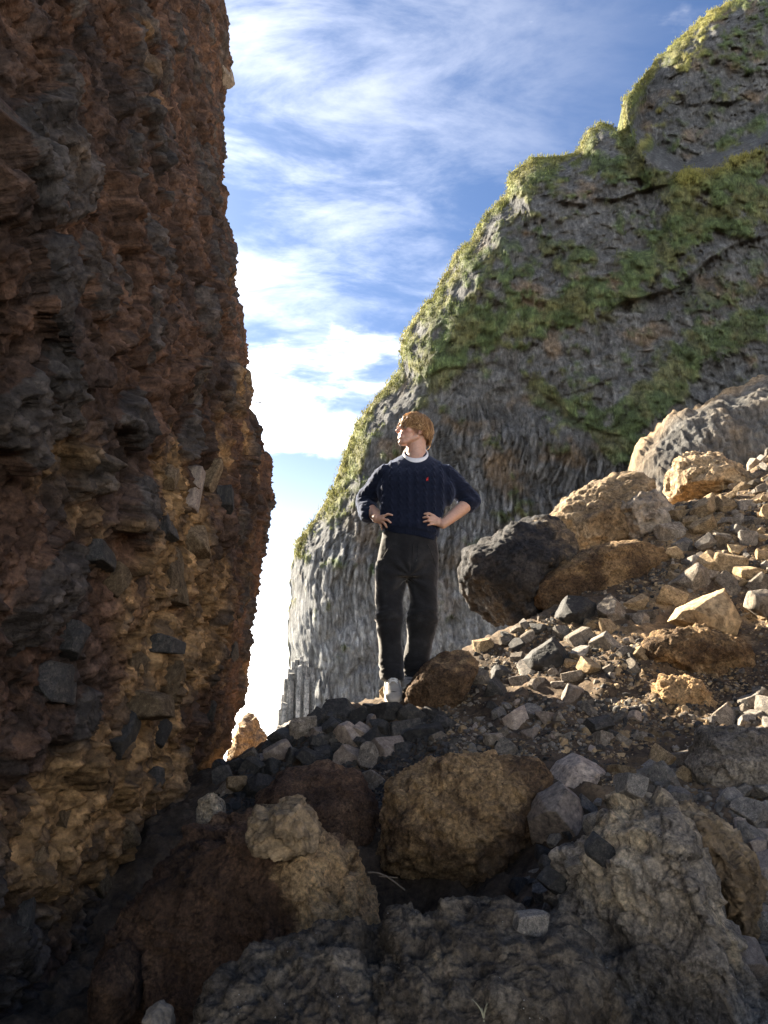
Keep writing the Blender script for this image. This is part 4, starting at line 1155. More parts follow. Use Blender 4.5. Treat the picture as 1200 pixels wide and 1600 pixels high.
# the same slope goes on to the right of the picture
for _ in range(2600):
    yy = RNG.uniform(0.6, 8.5); xx = 0.56 * yy + 0.12 + RNG.random() ** 1.3 * 3.2
    h = ground_bvh.ray_cast(Vector((xx, yy, 12)), Vector((0, 0, -1)))
    if h[0] is None or project(np.array([h[0][:]]))[0][0] < 1225:
        continue
    s = 0.012 + 0.085 * RNG.random() ** 4
    by[('tan', 'warm', 'grey', 'warm')[RNG.integers(0, 4)]].append((np.array(h[0]) + np.array([0, 0, s * .25]), s))
for m, lst in by.items():
    VV, FF = [], []
    off = 0
    for p, s in lst:
        V, Fc = heads[RNG.integers(0, 6)] if s < 0.016 else heads2[RNG.integers(0, 8)]
        a = RNG.uniform(0, 6.28); ca, sa = math.cos(a), math.sin(a)
        sc3 = s * RNG.uniform(.7, 1.3, 3)
        W = V * sc3
        W = np.stack([W[:, 0] * ca - W[:, 1] * sa, W[:, 0] * sa + W[:, 1] * ca, W[:, 2]], 1) + p
        VV.append(W); FF.append(Fc + off); off += len(V)
    if VV:
        o = link('gravel', make_mesh('gravel', np.concatenate(VV), np.concatenate(FF), MAT[m], flat=True), kind='stuff')
        o['label'] = m + ' gravel and crumbs scattered over the slope'

# stones set in the rock wall: parts of it
wp = []
for px_, py_, sz, mt, asp in [(355, 790, 62, 'dark', (.7, .7, 1.3)), (268, 825, 60, 'dark', (.8, .8, 1.2)), (150, 862, 84, 'dark', (1, 1, .8)), (265, 745, 44, 'ochre', None), (300, 770, 60, 'slab', None), (330, 740, 50, 'ochre', None),
                              (270, 900, 90, 'ochre', (.8, .8, 1.2)), (310, 850, 60, 'ochre', None), (180, 905, 60, 'ochre', None),  (110, 1000, 80, 'dark', None), (90, 1060, 70, 'dark', None), (260, 1010, 70, 'dark', (1.2, 1, .7)),
                              (265, 1060, 80, 'ochre', None), (230, 1110, 90, 'ochre', (1.2, 1, .7)), (205, 1030, 60, 'ochre', None),  (250, 1150, 60, 'dark', None), (195, 1150, 60, 'dark', None), (240, 1210, 56, 'dark', None),
                              
                              (200, 1300, 60, 'ochre', None), (100, 1270, 50, 'ochre', None), (45, 1430, 60, 'dark', None),  (60, 1330, 44, 'ochre', None), (160, 1380, 44, 'ochre', None), 
                               (330, 1110, 36, 'dark', None), (365, 1010, 26, 'dark', None), 
                              (352, 118, 36, 'warm', None), (360, 270, 22, 'warm', None), (372, 445, 26, 'dark', None), (388, 590, 26, 'ochre', None)]:
    d = Vector(at(px_, py_, 1)).normalized()
    h = wall_bvh.ray_cast(Vector((0, 0, 0)), d)
    if h[0] is None:
        continue
    p = h[0]; s = sz * .5 * (p.y * CP + p.z * SP) / FPX
    o = bpy.data.objects.new('stone', STONES[mt][RNG.integers(0, len(SHAPES))]); COL.objects.link(o)
    o.parent = rock_wall
    n_ = h[1] if h[1].x > 0 else -h[1]
    a_ = asp or (1, 1, 1)
    # seen at a slant, so lengthened along the wall
    k = 1.0 / max(0.35, abs(n_.dot(d)))
    o.scale = (s * .6 * a_[0], s * min(k, 1.8) * a_[1], s * 1.1 * a_[2])
    o.rotation_euler = (RNG.uniform(0, 6.28) if asp is None else 0, RNG.normal(0, .12), RNG.normal(0, .12))
    o.location = p - n_ * s * 0.28
# ------------------------------------------------------------------ the standing person
def xf(n):
    n = np.array(n, float); return n / np.linalg.norm(n)


def frame(ax):
    ax = xf(ax)
    h = np.array([0, 0, 1.0]) if abs(ax[2]) < .9 else np.array([1.0, 0, 0])
    u = xf(np.cross(h, ax)); return ax, u, np.cross(ax, u)


def roundcone(a, b, ra, rb, seg=20, cap=5, flat=1.0, fax=None):
    """tapered capsule; flat squeezes it along fax"""
    a, b = np.array(a, float), np.array(b, float)
    ax, u, w = frame(b - a)
    if fax is not None:
        w = xf(np.array(fax, float) - ax * np.dot(fax, ax)); u = np.cross(w, ax)
    V = []
    for t in np.linspace(-math.pi / 2, 0, cap + 1):
        V.append((a + ax * ra * math.sin(t), ra * math.cos(t)))
    L_ = np.linalg.norm(b - a)
    for t in np.linspace(0, 1, max(2, int(L_ / .02)))[1:-1]:
        V.append((a + (b - a) * t, ra + (rb - ra) * t))
    for t in np.linspace(0, math.pi / 2, cap + 1):
        V.append((b + ax * rb * math.sin(t), rb * math.cos(t)))
    th = np.linspace(0, 2 * math.pi, seg, endpoint=False)
    P_ = np.concatenate([c[None] + max(r, 1e-4) * (np.cos(th)[:, None] * u + flat * np.sin(th)[:, None] * w) for c, r in V])
    F_ = []
    for i in range(len(V) - 1):
        for j in range(seg):
            j2 = (j + 1) % seg
            F_.append((i * seg + j, i * seg + j2, (i + 1) * seg + j2, (i + 1) * seg + j))
    return P_, F_


def ellipsoid(c, r, R=None):
    V, Fc = ico(4)
    W = V * np.array(r)
    if R is not None:
        W = W @ np.array(R).T
    return W + np.array(c), [tuple(f) for f in Fc]


def loft(rings):
    n = len(rings[0]); V = np.concatenate(rings)
    F_ = []
    for i in range(len(rings) - 1):
        for j in range(n):
            j2 = (j + 1) % n
            F_.append((i * n + j, i * n + j2, (i + 1) * n + j2, (i + 1) * n + j))
    c0, c1 = rings[0].mean(0), rings[-1].mean(0)
    k = len(V); V = np.vstack([V, c0, c1])
    for j in range(n):
        j2 = (j + 1) % n
        F_.append((j2, j, k)); F_.append(((len(rings) - 1) * n + j, (len(rings) - 1) * n + j2, k + 1))
    return V, F_


def sring(c, rx, ry, n=40, p=2.4, xdir=(1, 0, 0), ydir=(0, 1, 0)):
    t = np.linspace(0, 2 * math.pi, n, endpoint=False)
    cx = np.sign(np.cos(t)) * np.abs(np.cos(t)) ** (2 / p); sy_ = np.sign(np.sin(t)) * np.abs(np.sin(t)) ** (2 / p)
    return np.array(c)[None] + rx * cx[:, None] * np.array(xdir) + ry * sy_[:, None] * np.array(ydir)


def remesh(parts, voxel, smooth=4):
    VV, FF, off = [], [], 0
    for V, Fc in parts:
        VV.append(V); FF += [tuple(int(i) + off for i in f) for f in Fc]; off += len(V)
    me = bpy.data.meshes.new('tmp'); me.from_pydata(np.concatenate(VV).tolist(), [], FF)
    bm = bmesh.new(); bm.from_mesh(me)
    bmesh.ops.recalc_face_normals(bm, faces=bm.faces[:])
    bm.to_mesh(me); bm.free()
    o = bpy.data.objects.new('tmp', me); COL.objects.link(o)
    m = o.modifiers.new('r', 'REMESH'); m.mode = 'VOXEL'; m.voxel_size = voxel
    if smooth:
        s_ = o.modifiers.new('s', 'SMOOTH'); s_.iterations = smooth; s_.factor = 0.5
    dg = bpy.context.evaluated_depsgraph_get(); dg.update()
    ev = o.evaluated_get(dg); em = ev.to_mesh()
    V = np.zeros(len(em.vertices) * 3, np.float32); em.vertices.foreach_get('co', V)
    Fq = np.array([tuple(p.vertices) if len(p.vertices) == 4 else tuple(p.vertices) + (p.vertices[-1],) for p in em.polygons])
    ev.to_mesh_clear()
    bpy.data.objects.remove(o); bpy.data.meshes.remove(me)
    return V.reshape(-1, 3).astype(float), Fq


YP = 4.40           # the plane the person stands in
FOOT = at(612, 1102, YP)
person = bpy.data.objects.new('person', None); COL.objects.link(person)
person.empty_display_size = 0.2
person.location = FOOT
tag(person, 'person in navy cable-knit sweater and black trousers, hands on hips, looking left', 'person')


def plink(name, V, Fc, mat, parent=None, attrs=None, colors=None, flat=False):
    me = make_mesh(name, np.asarray(V) - FOOT, Fc, mat, attrs, colors, flat)
    return link(name, me, parent=parent or person)


# --- materials
m_skin, nt, b = new_mat('skin')
a = N(nt, 'ShaderNodeAttribute', attribute_name='Col'); v = tex_vec(nt, False)
nt.links.new(MIXC(nt, 1.0, a.outputs['Color'], RAMP(nt, noise(nt, v, 90, 4, .6), [(.3, (.88, .86, .86)), (.7, (1.08, 1.08, 1.08))]), 'MULTIPLY'), b.inputs['Base Color'])
b.inputs['Roughness'].default_value = 0.5
b.inputs['Subsurface Weight'].default_value = 0.25
b.inputs['Subsurface Radius'].default_value = (0.02, 0.008, 0.005)
b.inputs['Subsurface Scale'].default_value = 0.5
m_knit, nt, b = new_mat('navy_knit')
v = tex_vec(nt, False)
nz = noise(nt, v, 60, 5, .7)
nt.links.new(RAMP(nt, nz, [(.3, (.005, .007, .016)), (.7, (.012, .016, .031))]), b.inputs['Base Color'])
b.inputs['Roughness'].default_value = 0.95
b.inputs['Sheen Weight'].default_value = 0.25; b.inputs['Sheen Roughness'].default_value = 0.5; b.inputs['Sheen Tint'].default_value = (.5, .6, .9, 1)
b.inputs['Specular IOR Level'].default_value = 0.1
wv = N(nt, 'ShaderNodeTexWave', {'Vector': v, 'Scale': 55.0, 'Distortion': 2.0, 'Detail': 1.0}, bands_direction='Z').outputs['Fac']
bump_chain(nt, b, [(wv, .35, .003), (nz, .4, .003)])
m_denim, nt, b = new_mat('washed_black_denim')
v = tex_vec(nt, False)
nb = noise(nt, v, 7, 6, .65, .4); nf = noise(nt, v, 240, 3, .6)
cb = RAMP(nt, nb, [(.3, (.009, .009, .010)), (.55, (.020, .020, .021)), (.75, (.046, .044, .042))])
nt.links.new(MIXC(nt, 1.0, cb, RAMP(nt, nf, [(.3, (.7, .7, .7)), (.7, (1.3, 1.3, 1.3))]), 'MULTIPLY'), b.inputs['Base Color'])
b.inputs['Roughness'].default_value = 0.9
b.inputs['Sheen Weight'].default_value = 0.35; b.inputs['Sheen Roughness'].default_value = 0.4; b.inputs['Sheen Tint'].default_value = (1, .95, .9, 1)
b.inputs['Specular IOR Level'].default_value = 0.15
bump_chain(nt, b, [(nb, .3, .006), (nf, .3, .0015)])
m_hair, nt, b = new_mat('light_brown_hair')
a = N(nt, 'ShaderNodeAttribute', attribute_name='Col')
nt.links.new(a.outputs['Color'], b.inputs['Base Color'])
b.inputs['Roughness'].default_value = 0.42; b.inputs['Specular IOR Level'].default_value = 0.5
tr = N(nt, 'ShaderNodeBsdfTranslucent', {'Color': a.outputs['Color']})
mx = N(nt, 'ShaderNodeMixShader', {0: 0.3, 1: b.outputs[0], 2: tr.outputs[0]})
nt.links.new(mx.outputs[0], [n for n in nt.nodes if n.type == 'OUTPUT_MATERIAL'][0].inputs[0])


def plain(name, c, rough=.8, nscale=40, amt=.2, bd=.002):
    m, nt, b = new_mat(name)
    v = tex_vec(nt, False); n = noise(nt, v, nscale, 5, .65)
    nt.links.new(RAMP(nt, n, [(.3, tuple(x * (1 - amt) for x in c)), (.7, tuple(x * (1 + amt) for x in c))]), b.inputs['Base Color'])
    b.inputs['Roughness'].default_value = rough
    bump_chain(nt, b, [(n, .3, bd)])
    return m


m_tee = plain('white_cotton', (.78, .77, .78), .9, 60, .06)
m_shoe = plain('off_white_leather', (.37, .33, .275), .65, 30, .14)
m_sole = plain('pale_rubber', (.50, .46, .39), .7, 30, .15)
m_lace = plain('white_lace', (.72, .70, .66), .9, 80, .1)
m_red = plain('red_embroidery', (.62, .03, .02), .8, 300, .15)
m_black = plain('dark_pupil', (.012, .010, .009), .3, 50, .1)
m_white = plain('eye_white', (.6, .57, .54), .3, 50, .05)
m_metal = plain('dull_brass', (.20, .16, .10), .45, 90, .2)

# --- sweater
SH_L = at(604, 742, YP + .01); SH_R = at(694, 742, YP + .01)
EL_L = at(571, 784, YP + .13); EL_R = at(736, 783, YP + .06)
CF_L = at(577, 805, YP + .03)          # where the left sleeve's rolled cuff ends
WR_L = at(588, 810, YP - .06)
WR_R = at(692, 819, YP - .10)
rows = [(706, 634, 667, .080, .0), (713, 627, 671, .115, .0), (720, 614, 685, .15, .0), (729, 602, 697, .185, .0), (742, 597, 702, .215, -.005), (762, 595, 702, .235, -.01), (782, 593.5, 700, .235, -.012), (800, 594, 693, .225, -.012),
        (816, 596, 688, .222, -.012), (828, 597.5, 684, .228, -.012), (838, 600, 682, .226, -.010), (845, 602, 681, .218, -.008)]
rings = []
for py_, xl, xr, dp, dy in rows:
    l, r = at(xl, py_, YP), at(xr, py_, YP)
    c_ = (l + r) / 2; c_[1] += dy
    rings.append(sring(c_, (r[0] - l[0]) / 2, dp / 2, 44, 2.5))
for k_, ring in enumerate(rings):      # the neck opening dips at the front
    ring[:, 2] += (ring[:, 1] - YP) * np.interp(rows[k_][0], [706, 713, 720, 729, 742, 760], [1.1, .85, .62, .45, .2, 0])
# the hem hangs lower at the right than over the left hand
for ring in rings[-3:]:
    ring[:, 2] -= (ring[:, 0] - ring[:, 0].mean()) * .16
body_loft = loft(rings)
parts = [body_loft, roundcone(SH_L, EL_L, .072, .060), roundcone(EL_L, CF_L, .060, .055), roundcone(SH_R, EL_R, .072, .060),
         roundcone(EL_R, EL_R + (WR_R - EL_R) * .10, .060, .058),
         roundcone(at(624, 732, YP), SH_L, .056, .072), roundcone(at(676, 732, YP), SH_R, .056, .072),
         ellipsoid(at(600, 768, YP), (.045, .08, .09)), ellipsoid(at(696, 768, YP), (.06, .085, .10))]
SV, SF = remesh(parts, .0055, 18)
sn = vnormals(SV, SF)
sx_, sy_ = project(SV)
# arm or torso?
def seg_t(P_, a, b_):
    d = b_ - a; t = np.clip(((P_ - a) @ d) / (d @ d), 0, 1); return t, np.linalg.norm(P_ - a - t[:, None] * d, axis=1)
tL, dL = seg_t(SV, SH_L, EL_L); tR, dR = seg_t(SV, SH_R, EL_R); tL2, dL2 = seg_t(SV, EL_L, CF_L)
armL = sstep(-np.minimum(dL, dL2), -.092, -.075) * sstep(-SV[:, 0], -(at(600, 760, YP)[0]), -(at(588, 760, YP)[0]) + .03)
armR = sstep(-dR, -.092, -.075) * sstep(SV[:, 0], at(700, 760, YP)[0] - .02, at(709, 760, YP)[0] + .02)
hem_z = at(640, 846, YP)[2]
zrel = SV[:, 2] - hem_z - (-(SV[:, 0] - at(641, 840, YP)[0]) * .16)
rib_band = sstep(-zrel, -.055, -.045)
u = SV[:, 0] - at(650, 780, YP)[0]
per = .052
ph = u / per * 2 * math.pi
cable = np.clip(np.cos(ph), -.25, 1)
braid = np.sin(SV[:, 2] / .045 * 2 * math.pi + np.sign(np.sin(ph)) * 1.4 + ph) * np.clip(np.cos(ph), 0, 1)
d = (.0036 * cable + .0036 * braid) * (1 - armL) * (1 - armR) * (1 - rib_band)
for arm, a_, b_ in ((armL, SH_L, EL_L), (armR, SH_R, EL_R)):
    ax, uu, ww = frame(b_ - a_)
    rel_ = SV - a_
    ang_ = np.arctan2(rel_ @ ww, rel_ @ uu)
    al = rel_ @ ax
    d += arm * (.0022 * np.clip(np.cos(ang_ * 7), -.25, 1) + .0022 * np.sin(al / .045 * 2 * math.pi + ang_ * 7) * np.clip(np.cos(ang_ * 7), 0, 1))
d += rib_band * (.0028 * np.cos(u / .009 * 2 * math.pi) - .006)
# folds: soft drapes over the hips, bunching at the elbows
d += .011 * fbm(SV * np.array([9, 9, 5]) + 3, 3, 601) * (1 - rib_band)
d += .010 * (armL + armR) * fbm(SV * np.array([8, 8, 26]) + 9, 3, 611, ridged=True)
d += .012 * np.exp(-((zrel - .075) / .03) ** 2) * (0.6 + fbm(SV * np.array([10, 10, 3]), 2, 621)) * (1 - armL) * (1 - armR)
nk = sstep(np.linalg.norm((SV - at(649.5, 714, YP)) * np.array([1, 1, .8]), axis=1), .10, .15)
SV2 = SV + sn * (d * nk)[:, None]
sweater = plink('sweater', SV2, SF, m_knit)
sw_bvh = bvh_of(SV2, SF)


def torus_cuff(c, ax, R, r, name='cuff', squash=1.0):
    ax, u_, w_ = frame(ax)
    n, m = 48, 14
    V, F_ = [], []
    for i in range(n):
        th = 2 * math.pi * i / n
        dirn = math.cos(th) * u_ + math.sin(th) * w_
        rr = r * (1 + .12 * math.sin(i * 5.1) * .6 + .08 * math.sin(i * 2.3 + 1))
        for j in range(m):
            ph_ = 2 * math.pi * j / m
            V.append(c + dirn * (R + rr * .7 * math.cos(ph_)) + ax * rr * squash * math.sin(ph_))
    for i in range(n):
        for j in range(m):
            F_.append((i * m + j, ((i + 1) % n) * m + j, ((i + 1) % n) * m + (j + 1) % m, i * m + (j + 1) % m))
    return plink(name, np.array(V), np.array(F_), m_knit, sweater)


torus_cuff(CF_L - xf(CF_L - EL_L) * .006, WR_L - EL_L, .044, .017, squash=1.3)
torus_cuff(EL_R + (WR_R - EL_R) * .15 + np.array([0, 0, .004]), WR_R - EL_R, .050, .015, squash=1.2)
# neckband of the sweater and the white tee inside it
nb_c = at(649.5, 711.5, YP)
nring = []
for k, (dz, rr) in enumerate([(-.022, 1.06), (-.010, 1.10), (.000, 1.12), (.006, 1.09), (.006, 1.03), (-.004, 1.0), (-.02, .98)]):
    r_ = sring(nb_c + np.array([0, 0.0, dz - .016]), .083 * rr, .070 * rr, 44, 2.1)
    r_[:, 2] += (r_[:, 1] - nb_c[1]) * 1.05
    nring.append(r_)
V_ = np.concatenate(nring); n_ = 44
F_ = np.array([(i * n_ + j, i * n_ + (j + 1) % n_, (i + 1) * n_ + (j + 1) % n_, (i + 1) * n_ + j) for i in range(len(nring) - 1) for j in range(n_)])
plink('neckband', V_ + np.array([0, 0, .0]), F_, m_knit, sweater)
nring = []
for dz, rr in [(-.03, 1.0), (-.006, 1.0), (.014, .97), (.021, .92), (.021, .86), (.0, .82), (-.03, .80)]:
    r_ = sring(nb_c + np.array([0, 0, dz]), .083 * rr, .070 * rr, 44, 2.1)
    r_[:, 2] += (r_[:, 1] - nb_c[1]) * 1.05
    nring.append(r_)
V_ = np.concatenate(nring)
plink('tee_collar', V_, F_, m_tee)
# little red rider emblem stitched on the chest
def on_sweater(px, py, off):
    dd = Vector(at(px, py, 1)).normalized()
    h = sw_bvh.ray_cast(Vector((0, 0, 0)), dd)
    if h[0] is None:
        h = sw_bvh.find_nearest(Vector(at(px, py, YP - .1)))
    return np.array(h[0] - dd * off)
emb = [[(-1.6, 0), (-1.9, 1.6), (-.9, .9), (.7, .9), (1.5, 1.9), (2.1, 1.5), (1.5, .2), (1.7, -1.8), (1.3, -1.8), (.8, -.3), (-.8, -.3), (-1.5, -1.9), (-1.9, -1.8)],
       [(-.4, .8), (-.5, 2.3), (0, 3.2), (.5, 2.4), (.5, .8)], [(.3, 2.0), (1.9, 3.7), (2.1, 3.5), (.5, 1.7)]]
eV, eF = [], []
for poly in emb:
    n0 = len(eV)
    fr = [on_sweater(667.6 + x * 0.85, 749.5 - y * 1.2, .007) for x, y in poly]
    bk = [p + np.array([0, .006, 0]) for p in fr]
    eV += fr + bk
    k = len(poly)
    eF += [tuple(range(n0, n0 + k))] + [(n0 + i, n0 + k + i, n0 + k + (i + 1) % k, n0 + (i + 1) % k) for i in range(k)]
me = bpy.data.meshes.new('emblem'); me.from_pydata([tuple(np.array(v_) - FOOT) for v_ in eV], [], eF); me.materials.append(m_red)
link('emblem', me, parent=sweater)

# --- trousers
def leg_rows(rows):
    out_ = []
    for py_, xl, xr, dp, y_ in rows:
        l, r = at(xl, py_, y_), at(xr, py_, y_)
        out_.append(sring((l + r) / 2, (r[0] - l[0]) / 2, dp / 2, 40, 2.3))
    return loft(out_)
hip = leg_rows([(832, 598.5, 682, .205, YP), (846, 596.5, 681.5, .215, YP), (866, 592, 684, .235, YP), (888, 588, 684.5, .245, YP + .003), (905, 587, 684, .225, YP + .005)])
legL = leg_rows([(880, 588, 640, .215, YP + .005), (905, 586.5, 636, .215, YP + .0), (925, 586.5, 629.5, .205, YP - .005), (963, 589.5, 626.5, .19, YP - .02), (1000, 591, 627, .185, YP), (1030, 592.5, 629.5, .19, YP + .015), (1050, 594.5, 629, .195, YP + .02), (1061, 596.5, 628.5, .19, YP + .02)])
legR = leg_rows([(880, 632, 684.5, .215, YP + .01), (905, 637, 684, .215, YP + .01), (930, 639, 683, .205, YP + .01), (963, 639.5, 681, .19, YP + .01), (1000, 637, 677, .185, YP + .06), (1030, 631, 671, .19, YP + .10), (1050, 630, 667, .195, YP + .13), (1062, 631, 664, .19, YP + .14)])
TV, TF = remesh([hip, legL, legR], .0055, 5)
tn_ = vnormals(TV, TF)
tpx, tpy = project(TV)
d = .008 * fbm(TV * np.array([8, 8, 4]), 3, 651)
# creases fan from the crotch, bunch at the knees and stack at the hems
cr = at(638, 905, YP)
rel_ = TV - cr
rad = np.hypot(rel_[:, 0], rel_[:, 2]); an = np.arctan2(rel_[:, 2], rel_[:, 0])
d += .007 * np.exp(-(rad / .16) ** 2) * np.sin(an * 9 + 2.5 * fbm(TV * 7, 2, 661)) * (rad > .02)
for kz, amp, w in ((at(610, 968, YP)[2], .012, .07), (at(655, 968, YP)[2], .014, .07), (at(610, 1050, YP)[2], .014, .075)):
    g = np.exp(-((TV[:, 2] - kz) / w) ** 2)
    ph = fbm(np.stack([TV[:, 0] * 3.5 + TV[:, 2] * 6, TV[:, 1] * 3, TV[:, 2] * 22 - TV[:, 0] * 5], 1) + amp * 99, 3, 671, ridged=True)
    d += amp * g * ph
d += .006 * fbm(np.stack([TV[:, 0] * 5 + TV[:, 2] * 2, TV[:, 1] * 4, TV[:, 2] * 12 + TV[:, 0] * 6], 1), 3, 681, ridged=True)
TV2 = TV + tn_ * d[:, None]
trousers = plink('trousers', TV2, TF, m_denim)
tr_bvh = bvh_of(TV2, TF)


def on_trousers(px, py, off=.0):
    dd = Vector(at(px, py, 1)).normalized()
    h = tr_bvh.ray_cast(Vector((0, 0, 0)), dd)
    if h[0] is None:
        h = tr_bvh.find_nearest(Vector(at(px, py, YP - .1)))
    return np.array(h[0] - dd * off)


def tube(pts, r, seg=6):
    pts = np.array(pts)
    V, F_ = [], []
    n = len(pts)
    rr = np.full(n, r) if np.isscalar(r) else np.array(r)
    for i in range(n):
        t = pts[min(i + 1, n - 1)] - pts[max(i - 1, 0)]
        ax, u_, w_ = frame(t)
        for j in range(seg):
            th = 2 * math.pi * j / seg
            V.append(pts[i] + rr[i] * (math.cos(th) * u_ + math.sin(th) * w_))
    for i in range(n - 1):
        for j in range(seg):
            F_.append((i * seg + j, i * seg + (j + 1) % seg, (i + 1) * seg + (j + 1) % seg, (i + 1) * seg + j))
    return np.array(V), np.array(F_)


def join(lst):
    VV, FF, off = [], [], 0
    for V, F_ in lst:
        VV.append(V); FF.append(np.array(F_) + off); off += len(V)
    return np.concatenate(VV), np.concatenate(FF)


# seams: fly, pockets, waistband
plink('fly_seam', *join([tube([on_trousers(645.5 - .2 * k, 850 + k * 4.5, .001) for k in range(10)], .0035), tube([on_trousers(653 - (k > 6) * (k - 6) * 2, 850 + k * 3.6, .001) for k in range(9)], .0022)]), m_denim, trousers)
plink('pocket_seam', *tube([on_trousers(612 - k * 3.0, 851 + k * 3.4 + k * k * .25, .001) for k in range(8)], .003), m_denim, trousers)
plink('pocket_seam', *tube([on_trousers(668 + k * 2.0, 851 + k * 3.4 + k * k * .3, .001) for k in range(8)], .003), m_denim, trousers)

# --- body (one continuous skin)
HC = at(645.5, 675.5, YP - .005)           # middle of the head
YAW = math.radians(60)
PT = math.radians(7)
Fd = np.array([-math.sin(YAW) * math.cos(PT), -math.cos(YAW) * math.cos(PT), math.sin(PT)])
Sd = xf(np.cross(Fd, [0, 0, 1]))           # the head's right-hand side
Ud = np.cross(Sd, Fd)
HR = np.stack([Fd, Sd, Ud], 1)
HS = 1.0


def hl(f_, s_, u_):
    return HC + HR @ (np.array([f_, s_, u_]) * HS)


def hel(c, r):
    return ellipsoid(hl(*c), np.array(r) * HS, HR)


def hrc(a, b_, ra, rb):
    return roundcone(hl(*a), hl(*b_), ra * HS, rb * HS, 16)


parts = [hel((-.012, 0, .032), (.096, .075, .083)), hel((.036, 0, .022), (.060, .064, .068)), hel((.044, 0, -.030), (.046, .056, .070)),
         hrc((.000, .048, -.052), (.070, .014, -.098), .021, .017), hrc((.000, -.048, -.052), (.070, -.014, -.098), .021, .017), hel((.081, 0, -.100), (.017, .019, .016)),
         hel((.054, .040, -.022), (.028, .024, .026)), hel((.054, -.040, -.022), (.028, .024, .026)), hrc((.083, -.034, .016), (.083, .034, .016), .015, .015),
         hrc((.094, 0, .010), (.116, 0, -.028), .0085, .0115), hel((.105, .010, -.033), (.010, .008, .007)), hel((.105, -.010, -.033), (.010, .008, .007)),
         hel((.080, 0, -.064), (.020, .028, .022)), hrc((.0935, -.019, -.060), (.0935, .019, -.060), .0065, .0065), hrc((.0915, -.015, -.070), (.0915, .015, -.070), .0075, .0075),
         hel((.02, 0, -.075), (.055, .040, .025)),
         hel((-.008, .077, -.008), (.020, .009, .031)), hel((-.008, -.077, -.008), (.020, .009, .031)), hel((-.002, .075, -.030), (.011, .008, .013)), hel((-.002, -.075, -.030), (.011, .008, .013)),
         roundcone(hl(-.030, 0, -.040), at(649.5, 714, YP + .015), .061, .066), roundcone(at(649.5, 714, YP + .015), at(648, 745, YP), .066, .085),
         roundcone(at(648, 745, YP), at(643, 850, YP), .085, .080), roundcone(at(632, 722, YP), SH_L, .03, .045), roundcone(at(668, 722, YP), SH_R, .03, .045),
         roundcone(SH_L, EL_L, .046, .040), roundcone(SH_R, EL_R, .046, .042),
         roundcone(EL_L, EL_L + (WR_L - EL_L) * .35, .040, .041), roundcone(EL_L + (WR_L - EL_L) * .35, WR_L, .041, .028),
         roundcone(EL_R, EL_R + (WR_R - EL_R) * .38, .042, .0435), roundcone(EL_R + (WR_R - EL_R) * .38, WR_R, .0435, .0285),
         roundcone(at(625, 850, YP), at(608, 965, YP), .07, .05), roundcone(at(660, 850, YP), at(659, 965, YP + .02), .07, .05),
         roundcone(at(608, 965, YP), at(612, 1076, YP + .03), .05, .036), roundcone(at(659, 965, YP + .02), at(646, 1066, YP + .15), .05, .036)]
# hands: fingers lie on the sweater over the hip bones, thumbs reach round behind
def hand(wr, fingers, palm_pts, thumb):
    out_ = []
    kn = []
    for (kx, ky), (mx_, my_), (tx, ty), r in fingers:
        k_, m__, t_ = on_sweater(kx, ky, .020), on_sweater(mx_, my_, .019), on_sweater(tx, ty, .010)
        kn.append(k_)
        out_ += [roundcone(k_, m__, r * 1.05, r * .97, 12), roundcone(m__, (m__ + t_) / 2 + (m__ - t_) * .0, r * .97, r * .90, 12), roundcone((m__ + t_) / 2, t_, r * .90, r * .74, 12)]
        out_.append(roundcone(wr + (k_ - wr) * .15, k_, .0165, .0105, 12))
    for i in range(len(kn) - 1):
        out_.append(roundcone((kn[i] + wr) / 2, (kn[i + 1] + wr) / 2, .0165, .0165, 12))
        out_.append(roundcone(kn[i] * .8 + wr * .2, kn[i + 1] * .8 + wr * .2, .0115, .0115, 12))
    out_ += [roundcone(thumb[0], thumb[1], .0135, .0110, 12), roundcone(thumb[1], thumb[2], .0110, .0085, 12)]
    return out_
parts += hand(WR_R, [((676.5, 805.5), (670, 802.0), (663.2, 803.0), .0086), ((674.8, 810), (668, 807.6), (661.2, 808.8), .0090), ((675.5, 814.5), (669, 813.5), (661.8, 815.2), .0086), ((678, 818.5), (673.5, 819.0), (668.5, 820.5), .0076)], None,
              [WR_R + np.array([-.015, .01, .01]), at(686, 806, YP - .03), at(690, 801, YP + .03)])
WR_L2 = WR_L
parts += hand(WR_L2, [((599.5, 806.5), (606.5, 803.2), (613.0, 805.0), .0086), ((599.0, 811.5), (605.5, 812.4), (610.3, 816.6), .0090), ((596.5, 815.2), (601.5, 818.8), (604.4, 824.0), .0086), ((593.5, 817.0), (595.5, 822.5), (597.0, 827.6), .0076)], None,
              [WR_L + np.array([.012, .01, .015]), at(592, 800, YP - .02), at(590, 796, YP + .03)])
BV, BF = remesh(parts, .0042, 3)
